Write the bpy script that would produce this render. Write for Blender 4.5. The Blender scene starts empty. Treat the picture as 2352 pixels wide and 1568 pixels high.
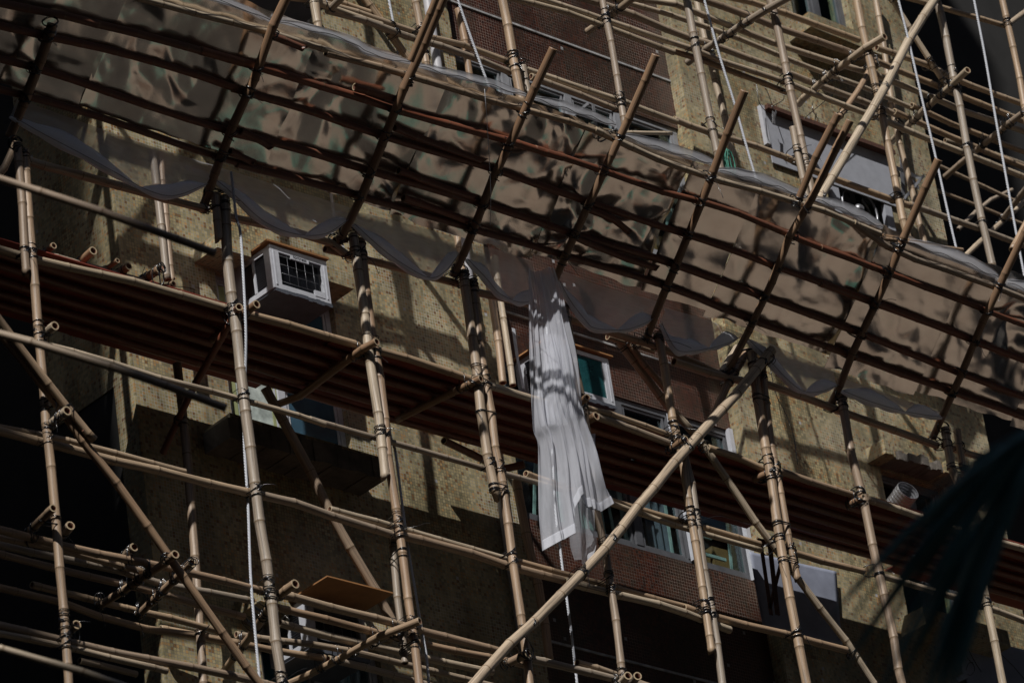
import bpy, bmesh, math, random
from mathutils import Vector, Matrix, noise
rnd = random.Random(7)
SC = bpy.context.scene
COL = SC.collection
PI = math.pi

# ------------------------------------------------------------------ camera geometry (metres, X along the facade, Y into it)
f_px, pitch, roll, az = 10884., .48544, .15104, .76837
REG = {k: (v[0], v[1], 1.568) for k, v in dict(A=(0,0),B=(1300,0),C=(2695,0),D=(0,900),E=(1300,900),F=(2695,900),G=(0,1730),H=(1300,1730),I=(2695,1730)).items()}
REG.update(J=(900,900,3.485),K=(2000,1900,2.352),L=(2900,350,2.412),M=(1850,1000,2.24),N=(1150,2250,3.266),O=(700,1350,2.614),P=(3300,1700,1.522),Q=(900,0,4.48))
hd = Vector((math.cos(az), math.sin(az), 0)); r0 = Vector((math.sin(az), -math.cos(az), 0))
FW = hd*math.cos(pitch) + Vector((0,0,math.sin(pitch)))
u0 = -hd*math.sin(pitch) + Vector((0,0,math.cos(pitch)))
RI = r0*math.cos(roll) - u0*math.sin(roll)
UP = r0*math.sin(roll) + u0*math.cos(roll)
CAM = -FW*39.0 + Vector((0, -1.3, 0)); CAM.z = 1.6
KA = math.radians(43.5); KN = Vector((0, math.sin(KA), math.cos(KA))); KP = Vector((0, -1.3, 20.45))
def at(reg, x, y, pl):
    if reg == '.': X, Y = x, y
    else:
        a, b, z = REG[reg]; X = (a+x/z)*.574359; Y = (b+y/z)*.574359
    d = FW + RI*((X-1176)/f_px) - UP*((Y-784)/f_px)
    if isinstance(pl, str):
        if pl[0] == 'z': t = (float(pl[1:])-CAM.z)/d.z
        elif pl[0] == 'd': t = float(pl[1:])
        else: t = (KN.dot(KP-CAM)+float(pl[1:] or 0))/KN.dot(d)
    else: t = (pl-CAM.y)/d.y
    return CAM + d*t, X, Y
def P3(s, pl):
    """'D185,0 D212,290@-1.3' -> list of world points; ends at the frame edge run on past it"""
    out = []; px = []
    for tok in s.split():
        p = pl
        if '@' in tok:
            tok, q = tok.split('@'); p = q if q[0] in 'zkd' else float(q)
        x, y = tok[1:].split(',')
        w, X, Y = at(tok[0], float(x), float(y), p); out.append(w); px.append((X, Y))
    for i, j, k in ((0, 1, 0), (-1, -2, 1)):
        X, Y = px[i]
        if len(out) > 1 and (X < 16 or X > 2336 or Y < 16 or Y > 1552):
            d = (out[i]-out[j]).normalized()
            if k == 0: out.insert(0, out[0]+d*.9)
            else: out.append(out[-1]+d*.9)
    return out

# ------------------------------------------------------------------ node materials
def mat(name):
    m = bpy.data.materials.new(name); m.use_nodes = True
    nt = m.node_tree; bs = nt.nodes['Principled BSDF']
    return m, nt, bs
def nd(nt, t, **kw):
    n = nt.nodes.new(t)
    for k, v in kw.items():
        if k in n.inputs: n.inputs[k].default_value = v
        else: setattr(n, k, v)
    return n
def mth(nt, op, a, b=None, c=None):
    n = nt.nodes.new('ShaderNodeMath'); n.operation = op
    for i, v in enumerate((a, b, c)):
        if v is None: continue
        if isinstance(v, (int, float)): n.inputs[i].default_value = v
        else: nt.links.new(v, n.inputs[i])
    return n.outputs[0]
def ramp(nt, fac, cols, interp='LINEAR'):
    n = nt.nodes.new('ShaderNodeValToRGB'); n.color_ramp.interpolation = interp
    while len(n.color_ramp.elements) < len(cols): n.color_ramp.elements.new(.5)
    for e, (p, c) in zip(n.color_ramp.elements, cols): e.position = p; e.color = (*c, 1)
    nt.links.new(fac, n.inputs[0]); return n.outputs[0]
def mixc(nt, fac, a, b, mode='MIX'):
    n = nt.nodes.new('ShaderNodeMix'); n.data_type = 'RGBA'; n.blend_type = mode
    for i, v in ((0, fac), (6, a), (7, b)):
        if isinstance(v, (int, float)): n.inputs[i].default_value = v
        elif isinstance(v, tuple): n.inputs[i].default_value = (*v, 1)
        else: nt.links.new(v, n.inputs[i])
    return n.outputs[2]
def noi(nt, vec, scale, detail=4, rough=.55):
    n = nd(nt, 'ShaderNodeTexNoise', Scale=scale, Detail=detail, Roughness=rough)
    if vec is not None: nt.links.new(vec, n.inputs['Vector'])
    return n.outputs['Fac']
def bump(nt, bs, h, strength, dist):
    b = nd(nt, 'ShaderNodeBump', Strength=strength, Distance=dist)
    nt.links.new(h, b.inputs['Height']); nt.links.new(b.outputs[0], bs.inputs['Normal'])
ALB = .62   # one common factor on all paint and wood: lowered so less light bounces into the shade
def plain(name, col, rough=.6, metal=0, var=.25, scale=6, bmp=0, spec=.5):
    m, nt, bs = mat(name); col = tuple(c*ALB for c in col)
    tc = nd(nt, 'ShaderNodeTexCoord'); n = noi(nt, tc.outputs['Object'], scale, 6, .6)
    dk = tuple(c*(1-var) for c in col); lt = tuple(min(1, c*(1+var*.6)) for c in col)
    nt.links.new(ramp(nt, n, [(.3, dk), (.7, lt)]), bs.inputs['Base Color'])
    bs.inputs['Roughness'].default_value = rough; bs.inputs['Metallic'].default_value = metal
    bs.inputs['Specular IOR Level'].default_value = spec
    if bmp: bump(nt, bs, noi(nt, tc.outputs['Object'], scale*4, 6), .6, bmp)
    return m

def bamboo_mat(name, cols, dirt):
    m, nt, bs = mat(name)
    uv = nd(nt, 'ShaderNodeUVMap', uv_map='UVMap'); oi = nd(nt, 'ShaderNodeObjectInfo')
    sep = nd(nt, 'ShaderNodeSeparateXYZ'); nt.links.new(uv.outputs[0], sep.inputs[0])
    off = mth(nt, 'MULTIPLY', oi.outputs['Random'], 37.)
    cmb = nd(nt, 'ShaderNodeCombineXYZ')
    nt.links.new(mth(nt, 'MULTIPLY', mth(nt, 'SINE', mth(nt, 'MULTIPLY', sep.outputs[0], 2*PI)), 1.6), cmb.inputs[0])
    nt.links.new(mth(nt, 'MULTIPLY', mth(nt, 'COSINE', mth(nt, 'MULTIPLY', sep.outputs[0], 2*PI)), 1.6), cmb.inputs[1])
    nt.links.new(mth(nt, 'ADD', mth(nt, 'MULTIPLY', sep.outputs[1], 1.1), off), cmb.inputs[2])
    mp = nd(nt, 'ShaderNodeMapping'); mp.inputs['Scale'].default_value = (7, 7, .8)
    nt.links.new(cmb.outputs[0], mp.inputs[0])
    streak = noi(nt, mp.outputs[0], 1.5, 6, .65)
    blotch = noi(nt, cmb.outputs[0], 2.2, 5, .6)
    speck = noi(nt, cmb.outputs[0], 26, 3, .5)
    base = ramp(nt, oi.outputs['Random'], [(p_, tuple(q_*ALB*1.12 for q_ in c_)) for p_, c_ in cols])
    c = mixc(nt, mth(nt, 'MULTIPLY', ramp(nt, streak, [(.42, (0,0,0)), (.7, (1,1,1))]), .6), base, (.12, .075, .045))
    c = mixc(nt, mth(nt, 'MULTIPLY', ramp(nt, blotch, [(.46, (0,0,0)), (.66, (1,1,1))]), dirt), c, (.075, .055, .04))
    c = mixc(nt, mth(nt, 'MULTIPLY', ramp(nt, speck, [(.64, (0,0,0)), (.72, (1,1,1))]), .55), c, (.07, .05, .035))
    c = mixc(nt, mth(nt, 'MULTIPLY', ramp(nt, blotch, [(.2, (1,1,1)), (.42, (0,0,0))]), .35), c, (.36, .29, .2))
    nt.links.new(c, bs.inputs['Base Color'])
    bs.inputs['Roughness'].default_value = .48
    bump(nt, bs, streak, .35, .003)
    return m
M = {}
M['bamboo'] = bamboo_mat('bamboo', [(0, (.62, .5, .35)), (.22, (.7, .58, .43)), (.42, (.5, .34, .215)), (.6, (.62, .45, .29)), (.8, (.42, .36, .29)), (1, (.5, .32, .19))], .7)
M['bamboo_shade_red'] = bamboo_mat('bamboo_shade_red', [(0, (.25, .065, .03)), (.5, (.18, .052, .026)), (1, (.28, .075, .034))], .6)  # weathered red-brown, darkened further to carry the shade under canopy and boards
M['bamboo_shade_brown'] = bamboo_mat('bamboo_shade_brown', [(0, (.40, .235, .13)), (.5, (.33, .19, .105)), (1, (.44, .27, .155))], .6)  # weathered brown with shade put into the colour, for rafters and cross poles
M['node'] = plain('bamboo_node', (.27, .18, .1), .7, var=.4, scale=40)
M['cut'] = plain('bamboo_cut', (.55, .42, .26), .8, var=.25, scale=60)
M['hollow'] = plain('bamboo_hollow', (.22, .09, .05), .9, scale=30)
M['tie'] = plain('black_plastic_tie', (.012, .013, .017), .22, var=.2, spec=.8)
M['rope'] = plain('white_rope', (.72, .75, .82), .75, var=.12, scale=60)
M['concrete'] = plain('concrete', (.16, .14, .12), .9, var=.5, scale=5, bmp=.02)
M['shade_wall'] = plain('shade_dark_wall', (.02, .019, .018), .95, var=.5, scale=2)  # near-black colour stands in for deep shade on side and recess walls
M['white_metal'] = plain('white_enamel', (.62, .64, .70), .4, var=.12, scale=14)
M['grey_metal'] = plain('grey_sheet', (.46, .48, .54), .5, var=.12, scale=10)
M['dark_fin'] = plain('dark_fins', (.02, .022, .03), .4, var=.3, scale=30)
M['frame'] = plain('window_frame', (.36, .37, .4), .45, var=.25, scale=8)
M['frame_dark'] = plain('dark_frame', (.13, .135, .15), .45, var=.25, scale=8)
M['steel'] = plain('galvanised_steel', (.42, .43, .46), .42, metal=.7, var=.3, scale=20)
M['blue_sheet'] = plain('bluish_grey_sheet', (.34, .37, .47), .55, var=.25, scale=4)
M['tray'] = plain('dark_tray', (.09, .1, .125), .6, var=.3, scale=8)
M['rust'] = plain('rusty_steel', (.12, .045, .025), .85, var=.5, scale=25, bmp=.01)
M['ply'] = plain('plywood', (.42, .2, .07), .7, var=.25, scale=5)
M['plank'] = plain('red_plank', (.32, .055, .03), .8, var=.4, scale=4)
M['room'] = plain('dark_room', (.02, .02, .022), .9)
M['pipe'] = plain('white_pipe', (.6, .6, .64), .5, var=.15, scale=9)
M['hose'] = plain('copper_hose', (.25, .08, .04), .5)
M['curtain'] = plain('blue_curtain', (.14, .42, .6), .85, var=.35, scale=7)
M['paleblind'] = plain('pale_patterned_film', (.62, .7, .66), .5, var=.5, scale=9)
M['greenfilm'] = plain('green_border_film', (.42, .46, .22), .6, var=.25, scale=9)
M['towel'] = plain('grey_towel', (.17, .16, .2), .95, var=.3, scale=10)
M['tealpaint'] = plain('teal_hoarding', (.05, .3, .24), .7, var=.4, scale=.7)
M['teal_gloss'] = plain('teal_gloss', (.02, .1, .11), .12, var=.5, scale=5, spec=.9)
M['blue_gloss'] = plain('blue_reflecting_pane', (.06, .13, .19), .12, var=.35, scale=4, spec=.9)
M['redclay'] = plain('red_paving', (.34, .17, .1), .9, var=.35, scale=.6)
def paving():  # patches laid out for their reflection in the metal sheets
    m, nt, bs = mat('patched_reflector_paving'); tc = nd(nt, 'ShaderNodeTexCoord')
    a = noi(nt, tc.outputs['Object'], .45, 3, .5); b = noi(nt, tc.outputs['Object'], .22, 2, .5)
    c = ramp(nt, a, [(.34, (.08, .064, .052)), (.42, (.16, .13, .102)), (.5, (.2, .155, .122)), (.6, (.27, .215, .175)), (.68, (.21, .18, .155))])
    nt.links.new(mixc(nt, ramp(nt, b, [(.5, (0,0,0)), (.6, (1,1,1))]), c, (.21, .17, .135)), bs.inputs['Base Color']); bs.inputs['Roughness'].default_value = .95
    return m
M['reflector_paving'] = paving()
M['ground'] = plain('street_slabs', (.05, .043, .036), .95, var=.35, scale=.22)
M['tower'] = plain('tower_wall', (.12, .11, .1), .9, var=.3, scale=.15)
M['leaf'] = plain('palm_leaf', (.045, .22, .22), .4, var=.4, scale=5)
M['green_rope'] = plain('green_cord', (.05, .28, .2), .7, var=.3, scale=60)
M['label_ink'] = plain('dark_lettering', (.03, .03, .04), .5)
M['brush_blue'] = plain('blue_tarp_scrap', (.1, .17, .38), .5)

def tile_mat(name, pitchm, cols, grout, gw, chips, seed, rough=.3):
    m, nt, bs = mat(name); cols = [(p_, tuple(q_*ALB for q_ in c_)) for p_, c_ in cols]; grout = tuple(g*ALB for g in grout)
    tc = nd(nt, 'ShaderNodeTexCoord'); ge = nd(nt, 'ShaderNodeNewGeometry')
    s = nd(nt, 'ShaderNodeSeparateXYZ'); nt.links.new(tc.outputs['Object'], s.inputs[0])
    sn = nd(nt, 'ShaderNodeSeparateXYZ'); nt.links.new(ge.outputs['Normal'], sn.inputs[0])
    ax = mth(nt, 'GREATER_THAN', mth(nt, 'ABSOLUTE', sn.outputs[0]), .7)
    azz = mth(nt, 'GREATER_THAN', mth(nt, 'ABSOLUTE', sn.outputs[2]), .7)
    def sel(fc, a, b): return mth(nt, 'ADD', mth(nt, 'MULTIPLY', fc, b), mth(nt, 'MULTIPLY', mth(nt, 'SUBTRACT', 1, fc), a))
    u = sel(ax, s.outputs[0], s.outputs[1]); v = sel(azz, s.outputs[2], s.outputs[1])
    wob = noi(nt, tc.outputs['Object'], 1.3, 2)
    u = mth(nt, 'ADD', u, mth(nt, 'MULTIPLY', wob, .02)); v = mth(nt, 'ADD', v, mth(nt, 'MULTIPLY', wob, .015))
    u = mth(nt, 'DIVIDE', u, pitchm); v = mth(nt, 'DIVIDE', v, pitchm)
    fu = mth(nt, 'FRACT', u); fv = mth(nt, 'FRACT', v)
    iu = mth(nt, 'FLOOR', u); iv = mth(nt, 'FLOOR', v)
    # mosaic sheets of ten by ten tiles, slightly shifted in tone
    cv = nd(nt, 'ShaderNodeCombineXYZ'); nt.links.new(iu, cv.inputs[0]); nt.links.new(iv, cv.inputs[1]); cv.inputs[2].default_value = seed
    wn = nd(nt, 'ShaderNodeTexWhiteNoise', noise_dimensions='3D'); nt.links.new(cv.outputs[0], wn.inputs[0])
    cs = nd(nt, 'ShaderNodeCombineXYZ'); nt.links.new(mth(nt, 'FLOOR', mth(nt, 'DIVIDE', u, 12)), cs.inputs[0]); nt.links.new(mth(nt, 'FLOOR', mth(nt, 'DIVIDE', v, 12)), cs.inputs[1]); cs.inputs[2].default_value = seed+3
    ws = nd(nt, 'ShaderNodeTexWhiteNoise', noise_dimensions='3D'); nt.links.new(cs.outputs[0], ws.inputs[0])
    c = ramp(nt, wn.outputs['Value'], cols, 'CONSTANT')
    hs = nd(nt, 'ShaderNodeHueSaturation'); nt.links.new(c, hs.inputs['Color'])
    nt.links.new(mth(nt, 'ADD', .86, mth(nt, 'MULTIPLY', ws.outputs['Value'], .28)), hs.inputs['Value'])
    c = hs.outputs[0]
    edge = mth(nt, 'MAXIMUM', mth(nt, 'GREATER_THAN', mth(nt, 'ABSOLUTE', mth(nt, 'SUBTRACT', fu, .5)), .5-gw),
               mth(nt, 'GREATER_THAN', mth(nt, 'ABSOLUTE', mth(nt, 'SUBTRACT', fv, .5)), .5-gw))
    # grout that is washed out in patches
    gn = ramp(nt, noi(nt, tc.outputs['Object'], 1.1, 5), [(.40, (.0,.0,.0)), (.6, (1,1,1))])
    gc = mixc(nt, gn, tuple(g*.1 for g in grout), grout)
    c = mixc(nt, edge, c, gc)
    chip = mth(nt, 'GREATER_THAN', ws.outputs['Value'], 2)
    w2 = nd(nt, 'ShaderNodeTexWhiteNoise', noise_dimensions='3D')
    cv2 = nd(nt, 'ShaderNodeCombineXYZ'); nt.links.new(iv, cv2.inputs[0]); nt.links.new(iu, cv2.inputs[1]); cv2.inputs[2].default_value = seed+9
    nt.links.new(cv2.outputs[0], w2.inputs[0])
    c = mixc(nt, mth(nt, 'GREATER_THAN', w2.outputs['Value'], 1-chips), c, (.34, .34, .35))
    # grime runs
    mp = nd(nt, 'ShaderNodeMapping'); mp.inputs['Scale'].default_value = (2.2, 2.2, .5); nt.links.new(tc.outputs['Object'], mp.inputs[0])
    g = ramp(nt, noi(nt, mp.outputs[0], 1.6, 6, .65), [(.4, (0,0,0)), (.72, (1,1,1))])
    c = mixc(nt, mth(nt, 'MULTIPLY', g, .6), c, (.036, .03, .02))
    nt.links.new(c, bs.inputs['Base Color'])
    nt.links.new(mth(nt, 'ADD', rough, mth(nt, 'MULTIPLY', edge, .5)), bs.inputs['Roughness'])
    bump(nt, bs, mth(nt, 'ADD', mth(nt, 'SUBTRACT', 1, edge), mth(nt, 'MULTIPLY', wn.outputs['Value'], .5)), .5, .002)
    return m
M['yellow_tile'] = tile_mat('yellow_mosaic', .0295, [(0, (.52, .425, .225)), (.28, (.43, .36, .195)), (.5, (.33, .29, .16)), (.66, (.58, .485, .28)), (.8, (.54, .345, .15)), (.93, (.27, .155, .065))], (.74, .73, .68), .05, .0015, 1)
M['brown_tile'] = tile_mat('brown_mosaic', .031, [(0, (.07, .018, .01)), (.35, (.05, .013, .008)), (.7, (.10, .028, .014)), (.9, (.03, .011, .008))], (.42, .33, .28), .04, .002, 5)

def glass_mat(name, tint, k):
    m, nt, bs = mat(name); out = nt.nodes['Material Output']
    gl = nd(nt, 'ShaderNodeBsdfGlossy', Roughness=.04); gl.inputs['Color'].default_value = (.8, .9, .95, 1)
    tr = nd(nt, 'ShaderNodeBsdfTransparent'); tr.inputs['Color'].default_value = (*tint, 1)
    lw = nd(nt, 'ShaderNodeLayerWeight', Blend=.5); fr = mth(nt, 'POWER', lw.outputs['Facing'], 4.)
    mx = nd(nt, 'ShaderNodeMixShader')
    nt.links.new(mth(nt, 'MINIMUM', mth(nt, 'ADD', mth(nt, 'MULTIPLY', fr, .8), k), 1), mx.inputs[0]); nt.links.new(tr.outputs[0], mx.inputs[1]); nt.links.new(gl.outputs[0], mx.inputs[2])
    nt.links.new(mx.outputs[0], out.inputs[0]); return m
M['glass'] = glass_mat('window_glass', (.82, .92, .92), .05)
M['glass_teal'] = glass_mat('teal_glass', (.45, .75, .8), .1)

def net_mat(name, alpha, col, sc=(30, 30, 2.5)):
    m, nt, bs = mat(name); out = nt.nodes['Material Output']
    tc = nd(nt, 'ShaderNodeTexCoord')
    df = nd(nt, 'ShaderNodeBsdfDiffuse'); df.inputs['Color'].default_value = (*col, 1)
    tl = nd(nt, 'ShaderNodeBsdfTranslucent'); tl.inputs['Color'].default_value = (*col, 1)
    tr = nd(nt, 'ShaderNodeBsdfTransparent')
    a = nd(nt, 'ShaderNodeMixShader'); a.inputs[0].default_value = .35
    nt.links.new(df.outputs[0], a.inputs[1]); nt.links.new(tl.outputs[0], a.inputs[2])
    mp = nd(nt, 'ShaderNodeMapping'); mp.inputs['Scale'].default_value = sc; nt.links.new(tc.outputs['Object'], mp.inputs[0])
    n = noi(nt, mp.outputs[0], 1.5, 4, .6)
    n2 = noi(nt, tc.outputs['Object'], 3, 4, .6)
    al = mth(nt, 'ADD', alpha-.18, mth(nt, 'ADD', mth(nt, 'MULTIPLY', n, .2), mth(nt, 'MULTIPLY', n2, .16)))
    # threads seen edge-on close up
    lw = nd(nt, 'ShaderNodeLayerWeight', Blend=.35)
    al = mth(nt, 'MINIMUM', mth(nt, 'ADD', al, mth(nt, 'MULTIPLY', lw.outputs['Facing'], .3)), 1)
    b = nd(nt, 'ShaderNodeMixShader'); nt.links.new(al, b.inputs[0])
    nt.links.new(tr.outputs[0], b.inputs[1]); nt.links.new(a.outputs[0], b.inputs[2]); nt.links.new(b.outputs[0], out.inputs[0])
    return m
M['net'] = net_mat('white_net', .47, (.70, .72, .79))
M['net_thin'] = net_mat('thin_net', .40, (.72, .74, .8), (3, 8, 26))
M['net_dense'] = net_mat('bunched_net', .72, (.88, .9, .95), (4, 12, 60))
M['hem'] = net_mat('net_hem', .7, (.68, .7, .76))

def sheet_mat():
    m, nt, bs = mat('crumpled_metal_sheet')
    tc = nd(nt, 'ShaderNodeTexCoord')
    n = noi(nt, tc.outputs['Object'], 2.2, 5, .6)
    n3 = noi(nt, tc.outputs['Object'], 1.4, 3, .5)
    c = ramp(nt, n, [(.3, (.58, .53, .48)), (.55, (.72, .67, .61)), (.75, (.64, .57, .51))])
    c = mixc(nt, mth(nt, 'MULTIPLY', ramp(nt, n3, [(.5, (0,0,0)), (.75, (1,1,1))]), .25), c, (.52, .36, .26))
    nt.links.new(c, bs.inputs['Base Color'])
    bs.inputs['Metallic'].default_value = .92
    nt.links.new(mth(nt, 'ADD', .14, mth(nt, 'MULTIPLY', n, .08)), bs.inputs['Roughness'])
    mp = nd(nt, 'ShaderNodeMapping'); mp.inputs['Scale'].default_value = (1, 1.4, 1.4); nt.links.new(tc.outputs['Object'], mp.inputs[0])
    vo = nd(nt, 'ShaderNodeTexVoronoi', Scale=4.5); vo.feature = 'SMOOTH_F1'; nt.links.new(mp.outputs[0], vo.inputs['Vector'])
    h = mth(nt, 'ADD', mth(nt, 'MULTIPLY', vo.outputs['Distance'], .5), mth(nt, 'MULTIPLY', noi(nt, tc.outputs['Object'], 9, 3, .5), .35))
    bump(nt, bs, h, .3, .010)
    return m
M['sheet'] = sheet_mat()

# ------------------------------------------------------------------ objects
def tag(o, label, cat, group=None, kind=None):
    if label: o['label'] = label
    if cat: o['category'] = cat
    if group: o['group'] = group
    if kind: o['kind'] = kind
    return o
def mesh_obj(name, verts, faces, mats, parent=None, fm=None, smooth=False, loc=None, uvs=None):
    """verts in world coords; origin at loc (or the parent's)"""
    org = Vector(loc) if loc is not None else Vector((0,0,0))
    me = bpy.data.meshes.new(name)
    po = parent_world(parent)
    me.from_pydata([tuple(Vector(v)-org) for v in verts], [], faces)
    for m in (mats if isinstance(mats, (list, tuple)) else [mats]): me.materials.append(M[m] if isinstance(m, str) else m)
    if fm: me.polygons.foreach_set('material_index', fm)
    if smooth is True: me.polygons.foreach_set('use_smooth', [True]*len(faces))
    elif smooth: me.polygons.foreach_set('use_smooth', smooth)
    if uvs:
        l = me.uv_layers.new(name='UVMap'); flat = []
        for f in me.polygons:
            us = [uvs[v] for v in f.vertices]
            mu = max(u for u, _ in us)
            for u, v in us: flat += [u+1 if mu-u > .5 else u, v]
        l.data.foreach_set('uv', flat)
    me.update()
    o = bpy.data.objects.new(name, me); COL.objects.link(o)
    if parent:
        o.parent = parent; o.location = org-po
    else: o.location = org
    return o
def parent_world(p):
    w = Vector((0,0,0))
    while p: w += Vector(p.location); p = p.parent
    return w
def empty(name, loc, label, cat, group=None):
    o = bpy.data.objects.new(name, None); COL.objects.link(o); o.location = loc
    o.empty_display_size = .1
    return tag(o, label, cat, group)
class MB:
    def __init__(s): s.v = []; s.f = []; s.m = []; s.s = []
    def box(s, a, b, mi=0, jit=0):
        n = len(s.v); x0,y0,z0 = a; x1,y1,z1 = b
        for x, y, z in ((x0,y0,z0),(x1,y0,z0),(x1,y1,z0),(x0,y1,z0),(x0,y0,z1),(x1,y0,z1),(x1,y1,z1),(x0,y1,z1)):
            s.v.append(Vector((x+rnd.uniform(-jit,jit), y+rnd.uniform(-jit,jit), z+rnd.uniform(-jit,jit))))
        for q in ((0,3,2,1),(4,5,6,7),(0,1,5,4),(1,2,6,5),(2,3,7,6),(3,0,4,7)):
            s.f.append([n+i for i in q]); s.m.append(mi); s.s.append(False)
        return s
    def obox(s, c, ax, ay, az_, mi=0):
        """oriented box, half-axis vectors"""
        n = len(s.v); c = Vector(c)
        for i, j, k in ((-1,-1,-1),(1,-1,-1),(1,1,-1),(-1,1,-1),(-1,-1,1),(1,-1,1),(1,1,1),(-1,1,1)):
            s.v.append(c+Vector(ax)*i+Vector(ay)*j+Vector(az_)*k)
        for q in ((0,3,2,1),(4,5,6,7),(0,1,5,4),(1,2,6,5),(2,3,7,6),(3,0,4,7)):
            s.f.append([n+i for i in q]); s.m.append(mi); s.s.append(False)
        return s
    def bar(s, a, b, w, t, side, mi=0):
        a = Vector(a); b = Vector(b); d = b-a; l = d.length; d.normalize()
        sd = Vector(side); sd = (sd-d*sd.dot(d)).normalized(); n = d.cross(sd)
        return s.obox((a+b)/2, d*l/2, sd*w/2, n*t/2, mi)
    def tube(s, pts, r, n=6, mi=0, close=False, cap=True):
        pts = [Vector(p) for p in pts]; N = len(pts); base = len(s.v)
        up = Vector((0,0,1)); T = []
        for i in range(N):
            a = pts[(i-1) % N] if close else pts[max(i-1, 0)]; b = pts[(i+1) % N] if close else pts[min(i+1, N-1)]
            d = b-a; T.append(d.normalized() if d.length > 1e-9 else Vector((0,0,1)))
        nrm = T[0].orthogonal().normalized()
        for i in range(N):
            nrm = (nrm-T[i]*nrm.dot(T[i])); nrm = nrm.normalized() if nrm.length > 1e-6 else T[i].orthogonal().normalized()
            bi = T[i].cross(nrm); rr = r[i] if isinstance(r, (list, tuple)) else r
            for k in range(n):
                a = 2*PI*k/n; s.v.append(pts[i]+nrm*math.cos(a)*rr+bi*math.sin(a)*rr)
        for i in range(N if close else N-1):
            j = (i+1) % N
            for k in range(n):
                k2 = (k+1) % n
                s.f.append([base+i*n+k, base+i*n+k2, base+j*n+k2, base+j*n+k]); s.m.append(mi); s.s.append(True)
        if not close and cap:
            s.f.append([base+k for k in range(n)][::-1]); s.f.append([base+(N-1)*n+k for k in range(n)]); s.m += [mi, mi]; s.s += [False, False]
        return s
    def build(s, name, mats, parent=None, loc=None):
        if loc is None and parent is None: loc = s.v[0]
        if loc is None: loc = parent_world(parent)
        return mesh_obj(name, s.v, s.f, mats, parent, s.m, s.s, loc)

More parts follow.
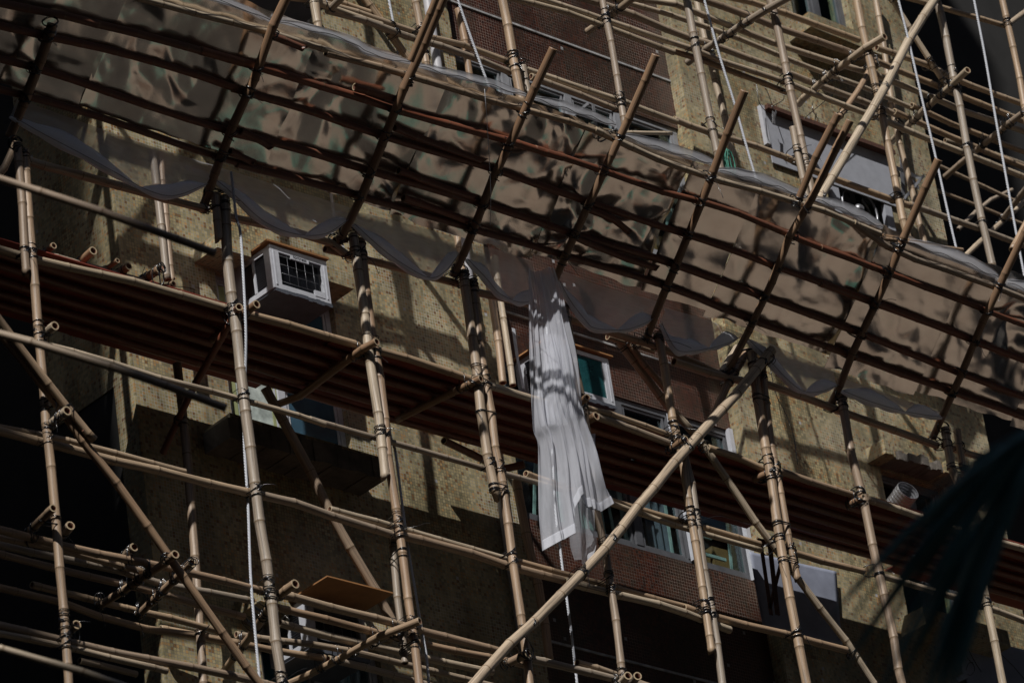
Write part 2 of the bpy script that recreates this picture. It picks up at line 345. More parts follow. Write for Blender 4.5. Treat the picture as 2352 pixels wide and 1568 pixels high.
# ------------------------------------------------------------------ bamboo
POLES = []
def catmull(pts, ts):
    """pts polyline -> function of arclength"""
    L = [0]
    for a, b in zip(pts, pts[1:]): L.append(L[-1]+(b-a).length)
    out = []
    for t in ts:
        t = min(max(t, 0), L[-1]); i = 0
        while i < len(pts)-2 and t > L[i+1]: i += 1
        u = (t-L[i])/max(L[i+1]-L[i], 1e-6)
        p1, p2 = pts[i], pts[i+1]; p0 = pts[i-1] if i else p1*2-p2; p3 = pts[i+2] if i+2 < len(pts) else p2*2-p1
        out.append(.5*((2*p1)+(p2-p0)*u+(2*p0-5*p1+4*p2-p3)*u*u+(3*p1-p0-3*p2+p3)*u**3))
    return out, L[-1]
def bamboo(pts, r0, r1, label, group, prio=1, red=False, split_end=False, nodelen=.40, sides=12, lash=True):
    rs = rnd
    _, L = catmull(pts, [0])
    # internode positions
    s = [0.]; x = rs.uniform(.05, nodelen)
    while x < L-.04:
        s.append(x); x += nodelen*rs.uniform(.75, 1.25)
    s.append(L)
    P, _ = catmull(pts, s)
    r_ = (r0+r1)/2
    for i in range(1, len(P)-1):
        P[i] = P[i]+Vector((rs.gauss(0, 1), rs.gauss(0, .6), rs.gauss(0, 1)))*r_*.07
    flip = rs.random() < .5
    # rings: (position, radius, mat)
    rings = []
    def rad(t): return (r0+(r1-r0)*t/L)
    for i in range(len(P)-1):
        a, b = P[i], P[i+1]; l = s[i+1]-s[i]; ra = rad(s[i]); k = rs.uniform(.96, 1.03)
        first = i == 0
        prof = [(0, 1.0 if first else 1.065, 1 if not first else 0), (.008, 1.0 if first else .99, 0), (.035, .975, 0), (l*.5, .965*k, 0), (l-.03, .985, 0), (l-.010, 1.03, 0)]
        if l < .1: prof = [(0, 1.0 if first else 1.05, 1 if not first else 0), (.008, 1.0, 0)]
        for d, q, m_ in prof:
            if d >= l: continue
            rings.append((a.lerp(b, d/l), rad(s[i]+d)*q, m_, s[i]+d))
    rings.append((P[-1], rad(L)*1.0, 0, L))
    T = []
    for i in range(len(rings)):
        d = rings[min(i+1, len(rings)-1)][0]-rings[max(i-1, 0)][0]; T.append(d.normalized())
    nrm = T[0].orthogonal().normalized(); V = []; F = []; FM = []; S = []; UV = []
    n = sides
    for (p, r, m_, d), t in zip(rings, T):
        nrm = (nrm-t*nrm.dot(t)).normalized(); bi = t.cross(nrm)
        for k in range(n):
            a = 2*PI*k/n; V.append(p+nrm*math.cos(a)*r+bi*math.sin(a)*r); UV.append((k/n, d))
    R = len(rings)
    for i in range(R-1):
        for k in range(n):
            k2 = (k+1) % n; F.append([i*n+k, i*n+k2, (i+1)*n+k2, (i+1)*n+k]); FM.append(rings[i][2]); S.append(True)
    for e in (0, 1):   # cut end ring and hollow
        i = 0 if e == 0 else R-1; p, r, _, d = rings[i]; t = T[i]*(-1 if e == 0 else 1)
        c = p; inner = len(V)
        for k in range(n): V.append(c+(V[i*n+k]-c)*.72); UV.append((k/n, d))
        for k in range(n): V.append(c+(V[i*n+k]-c)*.7-t*.12); UV.append((k/n, d))
        V.append(c-t*.12); UV.append((0, d))
        if split_end and e == 1:
            for k in range(n): V[i*n+k] = V[i*n+k]+t*(r*1.6*math.sin(2*PI*k/n+1)+rs.uniform(-.01, .01))
            for k in range(n): V[inner+k] = c+(V[i*n+k]-c)*.9
        for k in range(n):
            k2 = (k+1) % n
            q = [[i*n+k, inner+k, inner+k2, i*n+k2], [inner+k, inner+n+k, inner+n+k2, inner+k2], [inner+n+k, inner+2*n, inner+n+k2]]
            if e == 1: q = [x_[::-1] for x_ in q]
            F += q; FM += [2, 3, 3]; S += [False, True, False]
    o = mesh_obj('bamboo_pole', V, F, ['bamboo_shade_brown' if red == 2 else ('bamboo_shade_red' if red else 'bamboo'), 'node', 'cut', 'hollow'], None, FM, S, pts[0], UV)
    tag(o, label, 'bamboo pole', group)
    POLES.append(dict(o=o, P=P, r=r_, prio=prio, T=(P[-1]-P[0]).normalized(), lash=lash, n=0))
    return o

def ordn(i):
    w = ['first','second','third','fourth','fifth','sixth','seventh','eighth','ninth','tenth','eleventh','twelfth','thirteenth','fourteenth','fifteenth','sixteenth','seventeenth','eighteenth','nineteenth','twentieth']
    if i < 20: return w[i]
    return 'twenty-'+w[i-20]
def family(specs, fmt, group, pl, r, prio, **kw):
    """specs: strings of points, optionally with radius after |; labelled in order"""
    for i, sp in enumerate(specs):
        opt = {}
        if '|' in sp:
            sp, o_ = sp.split('|')
            for t in o_.split():
                if t == 'split': opt['split_end'] = True
                elif t == 'red': opt['red'] = True
                elif t[0] == 'r': opt['r'] = float(t[1:])
                elif t[0] == 'p': opt['pl'] = t[1:] if t[1] in 'zkd' else float(t[1:])
        rr = opt.pop('r', r); plx = opt.pop('pl', pl)
        k = dict(kw); k.update(opt)
        bamboo(P3(sp, plx), rr*1.04, rr*.96, fmt.format(ordn(i)), group, prio, **k)

# front uprights, below the canopy (left to right)
family([
 'A110,900 A150,1411 D150,100 D165,290|r.034 split',
 'A150,940 A185,1411 D190,100 D212,290 D238,640 D262,900 D285,1150 D300,1380 G340,400 G368,760 G390,1000 G408,1200 G430,1568|r.036',
 'A1350,1215 A1358,1340 A1372,1500|r.034 split',
 'A1405,1235 D1420,60 D1432,300 D1455,450 D1482,650 D1508,900 D1532,1120 D1562,1330 G1605,350 G1640,640 G1690,950 G1718,1150 G1745,1380 G1770,1568|r.043',
 'E175,60 E200,260 E250,560 E288,880 E325,1130 E352,1350 H362,130 H378,270|r.040 split',
 'E222,90 E262,440 E298,700 E335,880 E362,1110 E388,1300 H400,200 H430,350 H460,600 H500,850 H530,1100 H560,1300 H590,1568|r.036',
 'H425,640 H440,900 H458,1060 H472,1190 H492,1330 H500,1445|r.030 p-1.16',
 'E868,290 E900,560 E940,830 E962,1000 E985,1250 E1018,1420 H1030,200 H1050,300 H1080,395|r.041 split',
 'E925,350 E950,600 E990,880 E1030,1100 E1058,1350 E1085,1540 H1110,300 H1150,600 H1185,850 H1225,1130 H1258,1330 H1282,1568|r.037',
 'E1500,500 E1555,820 E1590,1000 E1640,1260 H1705,490 H1740,640 H1780,880 H1828,1200 H1862,1500 H1870,1568|r.034',
 'E2088,680 E2135,930 E2182,1240 I38,50 I92,440 I148,760 I190,1050 I237,1362|r.036 split',
 'F38,1400 I85,180 I130,450 I178,760 I225,1030 I268,1300 I305,1568|r.034',
 'F490,800 F520,1050 F548,1250 F580,1430 I600,200 I622,400 I662,650 I702,900 I752,1150 I798,1400 I832,1568|r.042',
 'F550,870 F590,1200 F625,1460 I640,200 I672,400 I712,620 I742,780 I775,910|r.032 split',
 'F1050,1070 F1080,1240 F1110,1420 I1142,250 I1190,430 I1218,560 I1262,780 I1312,1000 I1372,1250 I1400,1440 I1430,1568|r.040',
 'F1700,1270 F1745,1540 I1790,280 I1848,520 I1905,780 I1958,1060 I2015,1330 I2060,1568|r.038',
 'F1775,1285 F1805,1500 I1835,260|r.034 split',
], '{} upright bamboo pole from the left in the front row below the canopy', 'front upright poles below the canopy', -1.3, .037, 5)
# front uprights above the canopy edge
family([
 'A1965,0 A2000,180 A2060,420|r.036',
 'B565,0 B610,220 B650,520|r.036',
 'B1115,0 B1160,220 B1190,400 B1220,560 B1262,800|r.042',
 'B1240,415 B1285,640 B1310,760|r.030 p-1.24',
 'B1740,0 B1780,200 B1822,420 B1850,620 B1920,1000|r.032',
 'C80,0 C130,270 C190,560 C240,820 C300,1100 C330,1250|r.037',
 'C612,30 C670,250 C712,480 C762,720 C815,960 C860,1180 C885,1320|r.038',
 'C745,800 C778,960 C815,1150 C840,1260|r.032 p-1.37',
 'C1145,0 C1190,220 C1240,430 C1290,650 C1350,930 C1400,1200 C1450,1440 F1480,120|r.038',
 'C1650,0 C1690,150 C1735,400 C1810,750 C1862,1060 C1930,1380 F1970,150 F2030,380|r.038',
 'C2060,0 C2110,220 C2180,560 C2230,860 C2290,1200|r.033',
], '{} upright bamboo pole from the left in the front row above the canopy edge', 'front upright poles above the canopy', -1.3, .037, 5)
# uprights against the wall
family([
 'A955,950 A1000,1300 D1030,200 D1052,345|r.033',
 'A1008,960 A1030,1250 D1052,100 D1080,345|r.028 split',
 'D1110,870 D1150,1200 G1190,350 G1218,680 G1235,950 G1250,1200 G1275,1568|r.036',
 'E830,70 E845,190 E870,330|r.030',
 'E1010,250 E1060,530 E1085,720 E1115,990|r.034',
 'E1060,200 E1105,510 E1140,700 E1178,1005|r.030',
 'H1200,300 H1245,560 H1290,780 H1345,1000 H1395,1300 H1405,1420|r.038',
 'B835,60 B880,300 B915,540|r.034',
 'C140,0 C190,240 C240,450 C290,620 C342,850 C392,1120 C410,1240|r.030',
 'C1265,0 C1310,250 C1352,550 C1402,850 C1470,1100 C1540,1400 C1575,1540|r.032',
], '{} upright bamboo pole from the left in the back row against the tiled wall', 'back upright poles against the wall', -.4, .033, 4)
# horizontals on the front row, below the canopy
family(['D0,112 D240,178 D480,232 D700,300 D1008,385|r.030 pz19.47'], 'short horizontal bamboo pole tied over the walkway edge at far left', 'walkway edge poles', -1.22, .03, 2)
family([
 'D0,150 D240,220 D560,290 D900,372 D1100,430 D1460,532|r.033',
 'D1480,545 D1800,622 D2100,712 E220,758 E600,860 E935,975|r.034',
 'E905,965 E1300,1085 E1450,1130|r.032',
 'E1390,1110 E1650,1188 E1850,1250 E2150,1368 F10,1382|r.032',
 'E1640,1145 E1850,1202 E2170,1318|r.026 pz19.42',
 'F210,1395 F560,1510 I560,240 I650,240|r.032',
 'I660,238 I850,300 I1140,398 I1340,458|r.032',
 'I1205,412 I1500,510 I1750,602 I2195,730|r.032',
], '{} length from the left of the bamboo rail along the middle walkway edge', 'walkway edge poles', -1.22, .032, 2)
family([
 'D-250,610 D90,690 D320,760 D600,832 D900,932 D1250,1022 D1500,1090 D1800,1172 E0,1250|r.026',
 'D1940,1215 D2060,1250 E120,1280 E420,1358 E700,1440 E1010,1530 H1120,250 H1400,335 H1560,370|r.025',
 'H1258,255 H1390,302 H1600,368 H1800,425 I0,545 I180,592 I540,697|r.027 pz18.62',
 'H1540,362 H1820,452 I0,578 I200,635 I545,735|r.025',
 'I730,742 I1000,822 I1190,868|r.030',
 'I1300,895 I1620,990 I1940,1082 I2195,1180|r.029',
], '{} length from the left of the thin handrail pole below the middle walkway', 'handrail poles below the walkway', -1.22, .027, 2)
family([
 'D-150,1240 D240,1312 D500,1372 D700,1425 D1160,1548|r.028 pz17.83',
 'D0,1290 D270,1362 D600,1440 G600,152 G850,202 G1150,275 G1500,358 G1590,382|r.035',
 'G1560,372 G1900,455 H0,510 H200,568 H430,640|r.035',
 'H410,630 H500,650 H930,760 H1130,832 H1530,935 H1640,960|r.036',
 'H28,478 H230,530 H430,580 H500,605 H750,680 H1130,785 H1200,808|r.026 pz17.79',
 'H1180,798 H1560,902 H1800,965 I0,1072 I120,1105|r.028 pz17.79',
 'H1500,930 H1800,1005 I0,1105 I280,1210 I350,1235|r.034 pz17.68',
 'I60,1095 I260,1152 I480,1212 I740,1272 I1080,1362|r.034 pz17.77',
], '{} length from the left of the paired rail between the two lower walkways', 'rails between the lower walkways', -1.22, .03, 2)
# lower walkway: lengthwise poles
family([
 'G0,608 G330,690 G700,772 G1000,832 G1200,880 G1500,952 G1680,998|r.032',
 'G1700,1000 G1820,1022 H0,1085 H440,1192 H600,1240|r.034',
 'H560,1232 H900,1312 H1110,1372|r.034',
 'H1270,1412 H1560,1480 H1850,1550|r.033',
 'G0,655 G330,722 G600,790 G945,885|r.027',
 'G0,702 G400,792 G700,850 G900,912 G1120,972 G1400,1012 G1585,1055|r.030',
 'G1740,1095 H0,1165 H400,1272 H850,1372 H1250,1452|r.031',
 'G0,762 G400,862 G700,932 G1000,1002 G1280,1090 G1530,1152|r.030',
 'G1750,1190 H0,1272 H560,1392 H900,1472 H1050,1500|r.031',
 'G200,952 G520,1032 G850,1112 G1200,1192 G1400,1252|r.028',
 'G1480,1262 G1780,1312 H0,1335 H500,1450 H950,1560|r.027',
 'G0,972 G500,1092 G700,1182 G1000,1242 G1380,1292 G1700,1362 H0,1412|r.030',
 'G1005,1230 G1250,1272 G1410,1305|r.034 pz17.02',
 'H20,1415 H250,1470 H560,1560|r.029',
 'H1580,1440 H1720,1480 H1850,1525|r.030 pz17.02',
], '{} lengthwise bamboo pole of the open lower walkway at the bottom', 'lengthwise poles of the lower walkway', 'z16.93', .03, 2)
family([
 'G0,1208 G390,1302 G750,1382 G1130,1452 G1500,1532 G1640,1568|r.032',
 'G0,1258 G380,1332 G700,1412 G1045,1492|r.027',
 'G500,1428 G700,1470 G855,1512|r.026 p-.6',
], '{} bamboo rail from the top in the bottom left corner under the walkway', 'rails in the bottom left corner', -1.22, .03, 2)
# the rail just under the canopy
family([
 'A150,1000 A250,1030 A800,1180 A1290,1312|r.035',
 'A1430,1360 A1800,1440 A2195,1568 E130,180|r.033',
 'E0,150 E420,260 E830,370|r.03 p-1.17',
 'E250,215 E820,362|r.031',
 'E945,420 E1300,502|r.034',
 'E1530,590 E2010,742 E2160,790 F340,960|r.032',
 'F0,855 F360,965 F560,990 F1030,1160 F1650,1382|r.036',
 'F1690,1380 F2000,1480 F2195,1545|r.03',
 'E1770,700 E2060,790|r.026 p-1.1',
], '{} length from the left of the rail tied just under the canopy', 'rails under the canopy foot', -1.22, .032, 2)
# horizontals above the canopy
family([
 'A1790,-15 B0,20 B240,92 B580,212 B850,282 B1180,398|r.028',
 'A2100,10 B0,60 B330,152 B570,252 B850,325 B1160,455|r.032 pz22.62',
 'B1150,400 B1300,450 B1600,552 B1830,622 B2000,690 C0,760 C20,765|r.030',
 'B1290,480 B1500,560 B1842,692|r.030 pz22.64',
 'C0,748 C220,832 C500,912 C740,1002|r.030',
 'C700,985 C900,1082 C1150,1172 C1390,1262 C1500,1295|r.032',
 'C1480,1282 C1900,1430 C2195,1540|r.030',
], '{} length from the left of the rail just above the canopy edge', 'rails above the canopy edge', -1.22, .03, 2)
family([
 'B1200,0 B1460,62 B1740,162 C0,330|r.029',
 'B1370,0 B1750,122 C0,275 C100,300 C180,342 C450,432 C690,512|r.028',
 'C0,322 C130,362 C400,462 C705,580|r.028 pz23.58',
 'C680,505 C900,600 C1230,722|r.029',
 'C1210,705 C1500,832 C1800,952 C2195,1110|r.031',
], '{} length from the left of the doubled rail in the middle of the upper scaffold', 'middle rails of the upper scaffold', -1.22, .03, 2)
family([
 'B1640,0 B1850,62 C0,205 C110,242 C300,302 C680,442 C850,512 C1200,642 C1400,722|r.034',
 'C1380,700 C1700,842 C2195,1050|r.031',
 'B1830,0 C0,100 C150,152 C350,222 C650,342 C900,442 C1200,552 C1500,682|r.026',
 'C1490,660 C1800,802 C2195,950|r.028',
 'B2000,0 C0,22 C100,65 C400,182 C600,262 C900,362 C1200,452|r.031',
 'C1180,440 C1600,602 C1800,692 C2195,822|r.031',
 'C150,-10 C500,112 C640,172 C830,232 C1120,332 C1300,402|r.034',
 'C1270,385 C1500,482 C1800,602 C2195,762|r.031',
 'C380,-10 C560,32 C800,122 C1160,252|r.032 pz24.6',
 'C1270,300 C1400,342 C1600,412 C1800,512 C2160,642|r.030 pz24.6',
], '{} lengthwise bamboo pole of the open upper walkway at top right', 'lengthwise poles of the upper walkway', 'z24.4', .03, 2)
family([
 'C1450,-15 C1800,82 C2110,172|r.028 p-1.22',
 'C2100,150 C2250,40|r.028',
 'C1660,1040 C1900,1150 C2195,1290|r.022 p1.0',
 'C1700,880 C2000,960 C2195,1030|r.022 p1.4',
 'C1640,1190 C1900,1290 C2195,1410|r.02 p1.6',
 'C1780,1440 C1960,1270 C2120,1190|r.022 p1.2',
 'F1810,210 C1990,1450 C2195,1270|r.026 p-.6',
 'C2195,1430 C2120,1568 |r.032 p-2.2',
], '{} of the stray bamboo poles in the dark recess at the right edge', 'stray poles at the right edge', -.4, .028, 1)
# putlogs: poles that run from the wall out through the scaffold
family([
 'C662,18 C460,132 C200,310 C85,395|r.036 pz24.32',
 'C1322,230 C1160,332 C870,562 C780,655|r.036 pz24.32',
 'C1262,385 C1130,610 C1000,780|r.030 p-1.1',
 'C1842,440 C1600,662 C1450,792 C1365,890|r.033 pz24.3',
 'C2195,705 C1960,892 C1700,1110|r.032 pz24.3',
 'B1925,-5 B1780,110 B1645,200|r.036 pz24.3',
 'B680,-20 B600,60 B535,150|r.026 pz24.3',
 'F2195,-210 F2050,-20|r.03 pz23.5',
], '{} cross pole from the left jutting out under the upper walkway', 'cross poles of the upper walkway', 'z24.3', .033, 3)
family([
 'D338,128 D215,225|r.026 pz19.5',
 'D585,160 D500,232|r.034 pz19.5',
 'D738,222 D650,285|r.020 pz19.5',
 'D808,258 D740,305|r.032 pz19.5',
 'D998,278 D895,345|r.034 pz19.5',
 'D1090,365 D1010,420|r.026 pz19.5',
 'D1500,512@-1.4 D1440,610@-1.2 D1200,1040@-.6 D1020,1430@-.15|r.030 red',
 'D1610,495 D1490,585 D1330,720|r.034 pz19.3',
 'E325,730 E200,802 O1300,610 O1060,700|r.033 pz19.28',
 'E978,962 E870,1012 E660,1120 E450,1220|r.032 pz19.28',
 'E1645,1078 E1560,1140|r.030 pz19.3',
 'E1702,1195 E1600,1250|r.036 pz19.27',
 'F72,1340 F-10,1400|r.034 pz19.27',
 'I625,240 I500,292|r.036 pz19.27',
 'I1192,405 I1090,455|r.034 pz19.27',
 'E1250,1500 E1180,1560 E745,1350|r.034 pz19.27 red',
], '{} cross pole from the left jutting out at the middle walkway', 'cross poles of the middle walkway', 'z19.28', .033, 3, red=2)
family([
 'D345,630 D270,692|r.034 pz18.6',
 'D422,1162 D310,1255|r.036 pz17.8',
 'G335,470 G170,630|r.030 pz17.0',
 'G442,580 G375,650|r.034 pz17.0',
 'G842,715 G750,790|r.032 pz17.0',
 'G1100,760 G960,870 G630,1080|r.032 pz16.86',
 'G1202,815 G1060,960 G870,1140|r.032 pz16.86',
 'G1852,945 G1740,1028|r.036 pz16.9',
 'G1725,1040 G1600,1230 G1400,1500|r.032 pz16.84',
 'H595,1178 H440,1232 H200,1340 H0,1470 G1810,1568|r.030 pz16.84',
 'H1272,1382 H1150,1442|r.036 pz16.84',
 'G482,1200 G425,1250|r.034 pz16.2',
 'G1780,1310 G1700,1290|r.022 pz16.9',
 'H1900,1520 H1830,1600|r.034 pz16.84',
 'H1960,1522 H1895,1610|r.034 pz16.84',
], '{} cross pole from the top left at the lower walkway levels', 'cross poles of the lower walkway', 'z16.86', .033, 3)
# diagonals
for sp, pl, r, lab, k in [
 ('C1640,-10 C1500,200 C1350,500 C1180,800 C1000,1100 C900,1275', -1.4, .043, 'thick pale diagonal pole slanting above the canopy at top right', {}),
 ('F612,785 F540,875 F360,1090 F160,1310 H1930,500 H1790,690 H1550,940 H1270,1220 H1090,1390 H940,1568', -1.4, .044, 'longest pale diagonal pole crossing the lower centre of the frame', {}),
 ('E1800,678 E2000,932 E2190,1190', -1.05, .036, 'left pole of the dark diagonal pair right of the white net', {}),
 ('E1862,678 E2010,882 E2165,1060', -1.12, .030, 'right pole of the dark diagonal pair right of the white net', {}),
 ('F0,1165 F160,1352 I190,80 I420,422 I600,682 I750,872 I960,1152 I1150,1400 I1230,1530', -1.2, .032, 'weathered diagonal pole running down past the grey sheet', {}),
 ('D-100,570 D150,850 D270,1012 D430,1212 G560,110 G800,402 G1030,742 G1280,1082 G1490,1392 G1625,1568', -1.4, .034, 'long diagonal pole descending through the lower left corner', {}),
 ('D10,615 D180,852 D360,1062 D480,1232 D592,1345', -1.46, .033, 'short diagonal pole lashed beside the long one at far left', {}),
 ('D1662,1020 D1760,1200 D1860,1370 G2050,450 H60,560 H160,722 H300,952 H420,1180', -.6, .040, 'dark diagonal brace behind the walkways left of centre', {}),
 ('C1365,-10 C1480,182 C1600,372 C1735,585', -1.15, .030, 'diagonal pole crossing the dark recess at top right', {}),
 ('B245,-10 B400,202 B540,395', -1.15, .036, 'diagonal pole over the yellow wall left of the first drain pipe', {}),
 ('A-200,1330 A0,1090 A100,900', -1.0, .030, 'dark slanting pole at the left edge under the canopy', {}),
 ('F300,930 F400,770', -1.2, .04, 'stub pole behind the long diagonal just under the canopy', {}),
 ('F460,790 F330,1010 F240,1220', -1.22, .036, 'slanting prop under the canopy beside the long diagonal', {}),
 ('F1300,85 F1400,98 F1600,125 F1810,155', -2.25, .018, 'thin pale stick jutting from the canopy edge at right', {}),
 ('B1775,838 B1900,832 B2172,836', -2.3, .018, 'thin pale stick jutting from the canopy edge near the middle', {}),
 ]:
    bamboo(P3(sp, pl), r*1.03, r*.97, lab, None, 3, **k)
for i, (y, z, x1) in enumerate(((-1.22, 22.64, -.9), (-1.2, 22.72, -1.0), (-1.22, 23.6, .7), (-1.2, 23.68, .9), (-1.22, 24.42, 1.7), (-1.02, 24.42, 1.6), (-.82, 24.42, 1.8), (-.6, 24.42, 1.5), (-.4, 24.42, 1.7))):
    bamboo([Vector((-8.2+rnd.uniform(-.3, .3), y, z+rnd.uniform(-.03, .03))), Vector((-3.5, y, z)), Vector((x1, y, z+rnd.uniform(-.02, .02)))], .034, .03, '{} long rail of the upper scaffold beyond the top left of the frame'.format(ordn(i)), 'upper rails beyond the frame', 2, lash=False)
for i, x in enumerate((-6.2, -4.98, -3.05, -1.72)):
    bamboo([Vector((x-.02, -1.3, 21.0)), Vector((x+.03, -1.3, 24)), Vector((x, -1.3, 28))], .038, .034, '{} upright of the upper scaffold hidden behind the canopy'.format(ordn(i)), 'upper uprights behind the canopy', 5, lash=False)
for i, x in enumerate((-5.0, -3.0, -1.6, -.3)):
    bamboo([Vector((x+.05, -1.55, 24.34)), Vector((x, -.1, 24.34))], .034, .034, '{} cross pole of the upper scaffold beyond the top left of the frame'.format(ordn(i)), 'upper cross poles beyond the frame', 3, lash=False)
bamboo([Vector((-5.6, -1.38, 22.0)), Vector((-2.6, -1.38, 26.2))], .04, .036, 'diagonal brace of the upper scaffold beyond the top left of the frame', None, 3, lash=False)
# foreground poles, out of focus, held by an upright outside the frame
NEAR = 27.
for sp, r, lab in [('.-420,640 .-60,752 .120,800 .300,857 .520,937', .024, 'blurred pale bamboo pole nearest the camera, ending left of the middle'),
                   ('.-420,270 .-60,392 .150,458 .330,520 .495,582', .024, 'blurred dark bamboo pole slanting in from the upper left edge'),
                   ('.-420,1370 .-60,1472 .120,1520 .300,1580 .400,1615', .022, 'blurred dark bamboo pole in the bottom left corner')]:
    bamboo(P3(sp, 'd%g' % NEAR), r, r, lab, None, 1, nodelen=.4, lash=False)
p = at('.', -380, 700, 'd%g' % (NEAR+.06))[0]
bamboo([Vector((p.x, p.y, 0)), Vector((p.x, p.y, 9)), Vector((p.x, p.y, 21))], .05, .045, 'tall bamboo mast standing beyond the left edge', None, 5, lash=False)

# ------------------------------------------------------------------ the sloping canopy
family([
 'A330,150 A200,520 A60,860|r.040',
 'A1800,-20 A1700,182 A1620,432 A1540,622 A1430,862 A1310,1202 A1275,1300|r.038',
 'B745,-10 B640,232 B530,462 B400,802 B280,1102 B130,1470 E60,100|r.038',
 'B700,-20 B610,200 B535,385|r.030 pk-.14',
 'B1432,305 B1270,652 B1160,902 B1040,1152 B900,1520 E800,325|r.036',
 'B2075,345 B1870,822 B1760,1052 B1600,1402 E1560,82 E1440,345|r.035',
 'C443,570 C290,952 C190,1222 C60,1568 F-30,330 F-70,440 E2010,720|r.036',
 'C1030,715 C905,960 C780,1255|r.034 pk-.07',
 'C1105,755 C980,1000 C850,1272 F720,80 F600,400 F500,602 F400,800 F330,905|r.035',
 'C1660,1000 C1440,1490 F1340,332 F1150,732 F1060,960 F970,1150|r.036',
 'F2215,20 F2030,402 F1880,752 F1760,1030 F1700,1162 F1620,1340|r.036',
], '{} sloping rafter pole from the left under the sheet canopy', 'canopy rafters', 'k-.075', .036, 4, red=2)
def seg(line, pl, a, b, n):
    """cut a long polyline into overlapping lengths; returns list of point lists"""
    L = P3(line, pl); _, T = catmull(L, [0]); out = []
    cuts = [0]
    for i in range(1, n): cuts.append(T*(i/n)+rnd.uniform(-.25, .25))
    cuts.append(T)
    for i in range(n):
        s0 = max(0, cuts[i]-(rnd.uniform(.15, .45) if i else 0)); s1 = min(T, cuts[i+1])
        m_ = 5; pts, _ = catmull(L, [s0+(s1-s0)*k/m_ for k in range(m_+1)])
        out.append(pts)
    return out
rows = [
 ('top edge', 'A700,-60 A870,-10 A1250,90 A1680,195 A1900,270 B0,330 B500,462 B850,572 B1240,692 B1500,752 B1830,868 C0,1045 C400,1162 C840,1290 C1300,1470 F1400,165 F2000,382 F2260,490', 0),
 ('first row below the edge', 'A-50,10 A390,100 A950,232 A1580,412 B0,540 B410,682 B1180,892 B1750,1072 C0,1228 C200,1272 C450,1352 C780,1500 F1330,292 F1950,532 F2260,650', 0),
 ('second row below the edge', 'A-50,150 A350,242 A1000,392 A1540,582 B0,722 B350,852 B1060,1062 B1720,1292 C0,1448 F350,150 F640,262 F1280,492 F1900,732 F2260,870', 0),
 ('third row below the edge', 'A-50,360 A280,440 A800,622 A1450,832 B0,972 B280,1072 B980,1272 B1600,1482 E2150,232 F560,452 F1180,682 F1800,932 F2260,1100', 0),
 ('lowest row', 'A-50,550 A200,612 A780,782 A1370,992 B0,1172 B230,1235 B920,1432 E1500,192 E2140,382 F480,592 F1130,822 F1770,1052 F2260,1225', 0),
]
for ri, (nm, line, _) in enumerate(rows):
    for j, dn in ((0, 0),):
        segs = seg(line, 'k0', 0, 0, 4 if j == 0 else 3)
        if j == 1:
            if ri == 0: continue
            off = Vector((0, math.cos(KA), -math.sin(KA)))*.062
            segs = [[p_+off*rnd.uniform(.9, 1.25) for p_ in s_] for s_ in segs]
            if ri in (1, 3): segs = segs[:2] if ri == 1 else segs[:2]
        for i, s_ in enumerate(segs):
            rr = rnd.uniform(.03, .036)
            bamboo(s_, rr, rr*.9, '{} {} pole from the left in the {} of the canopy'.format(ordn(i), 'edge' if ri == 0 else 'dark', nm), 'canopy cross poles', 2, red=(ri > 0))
# loose offcuts lying on the canopy frame
for sp, lab in [('A1700,225 A1800,262 A1905,305', 'short offcut pole under the canopy edge at upper left'),
                ('A1510,820 A1600,862 A1698,925', 'short offcut pole between rafters at left of the canopy'),
                ('B185,545 B300,575 B440,620', 'short offcut pole sticking out left of the second rafter'),
                ('B435,800 B700,905 B1000,1010', 'long offcut pole lying under the middle of the canopy'),
                ('B460,1068 B700,1160 B950,1240', 'lower offcut pole lying under the middle of the canopy'),
                ('B490,1240 B700,1310 B900,1390', 'offcut pole in the lowest row under the middle canopy'),
                ('B1650,1310 B1800,1370 B1910,1455', 'dark split offcut hanging right of the middle rafter'),
                ('E1540,60 E1800,180 E2080,270', 'offcut pole in the lowest row right of the white net'),
                ('A1440,950 A1520,980 A1590,1020', 'jagged offcut pole beside the leftmost bright rafter')]:
    bamboo(P3(sp, 'k-.03'), .032, .028, lab, None, 1, red=True, split_end=True)

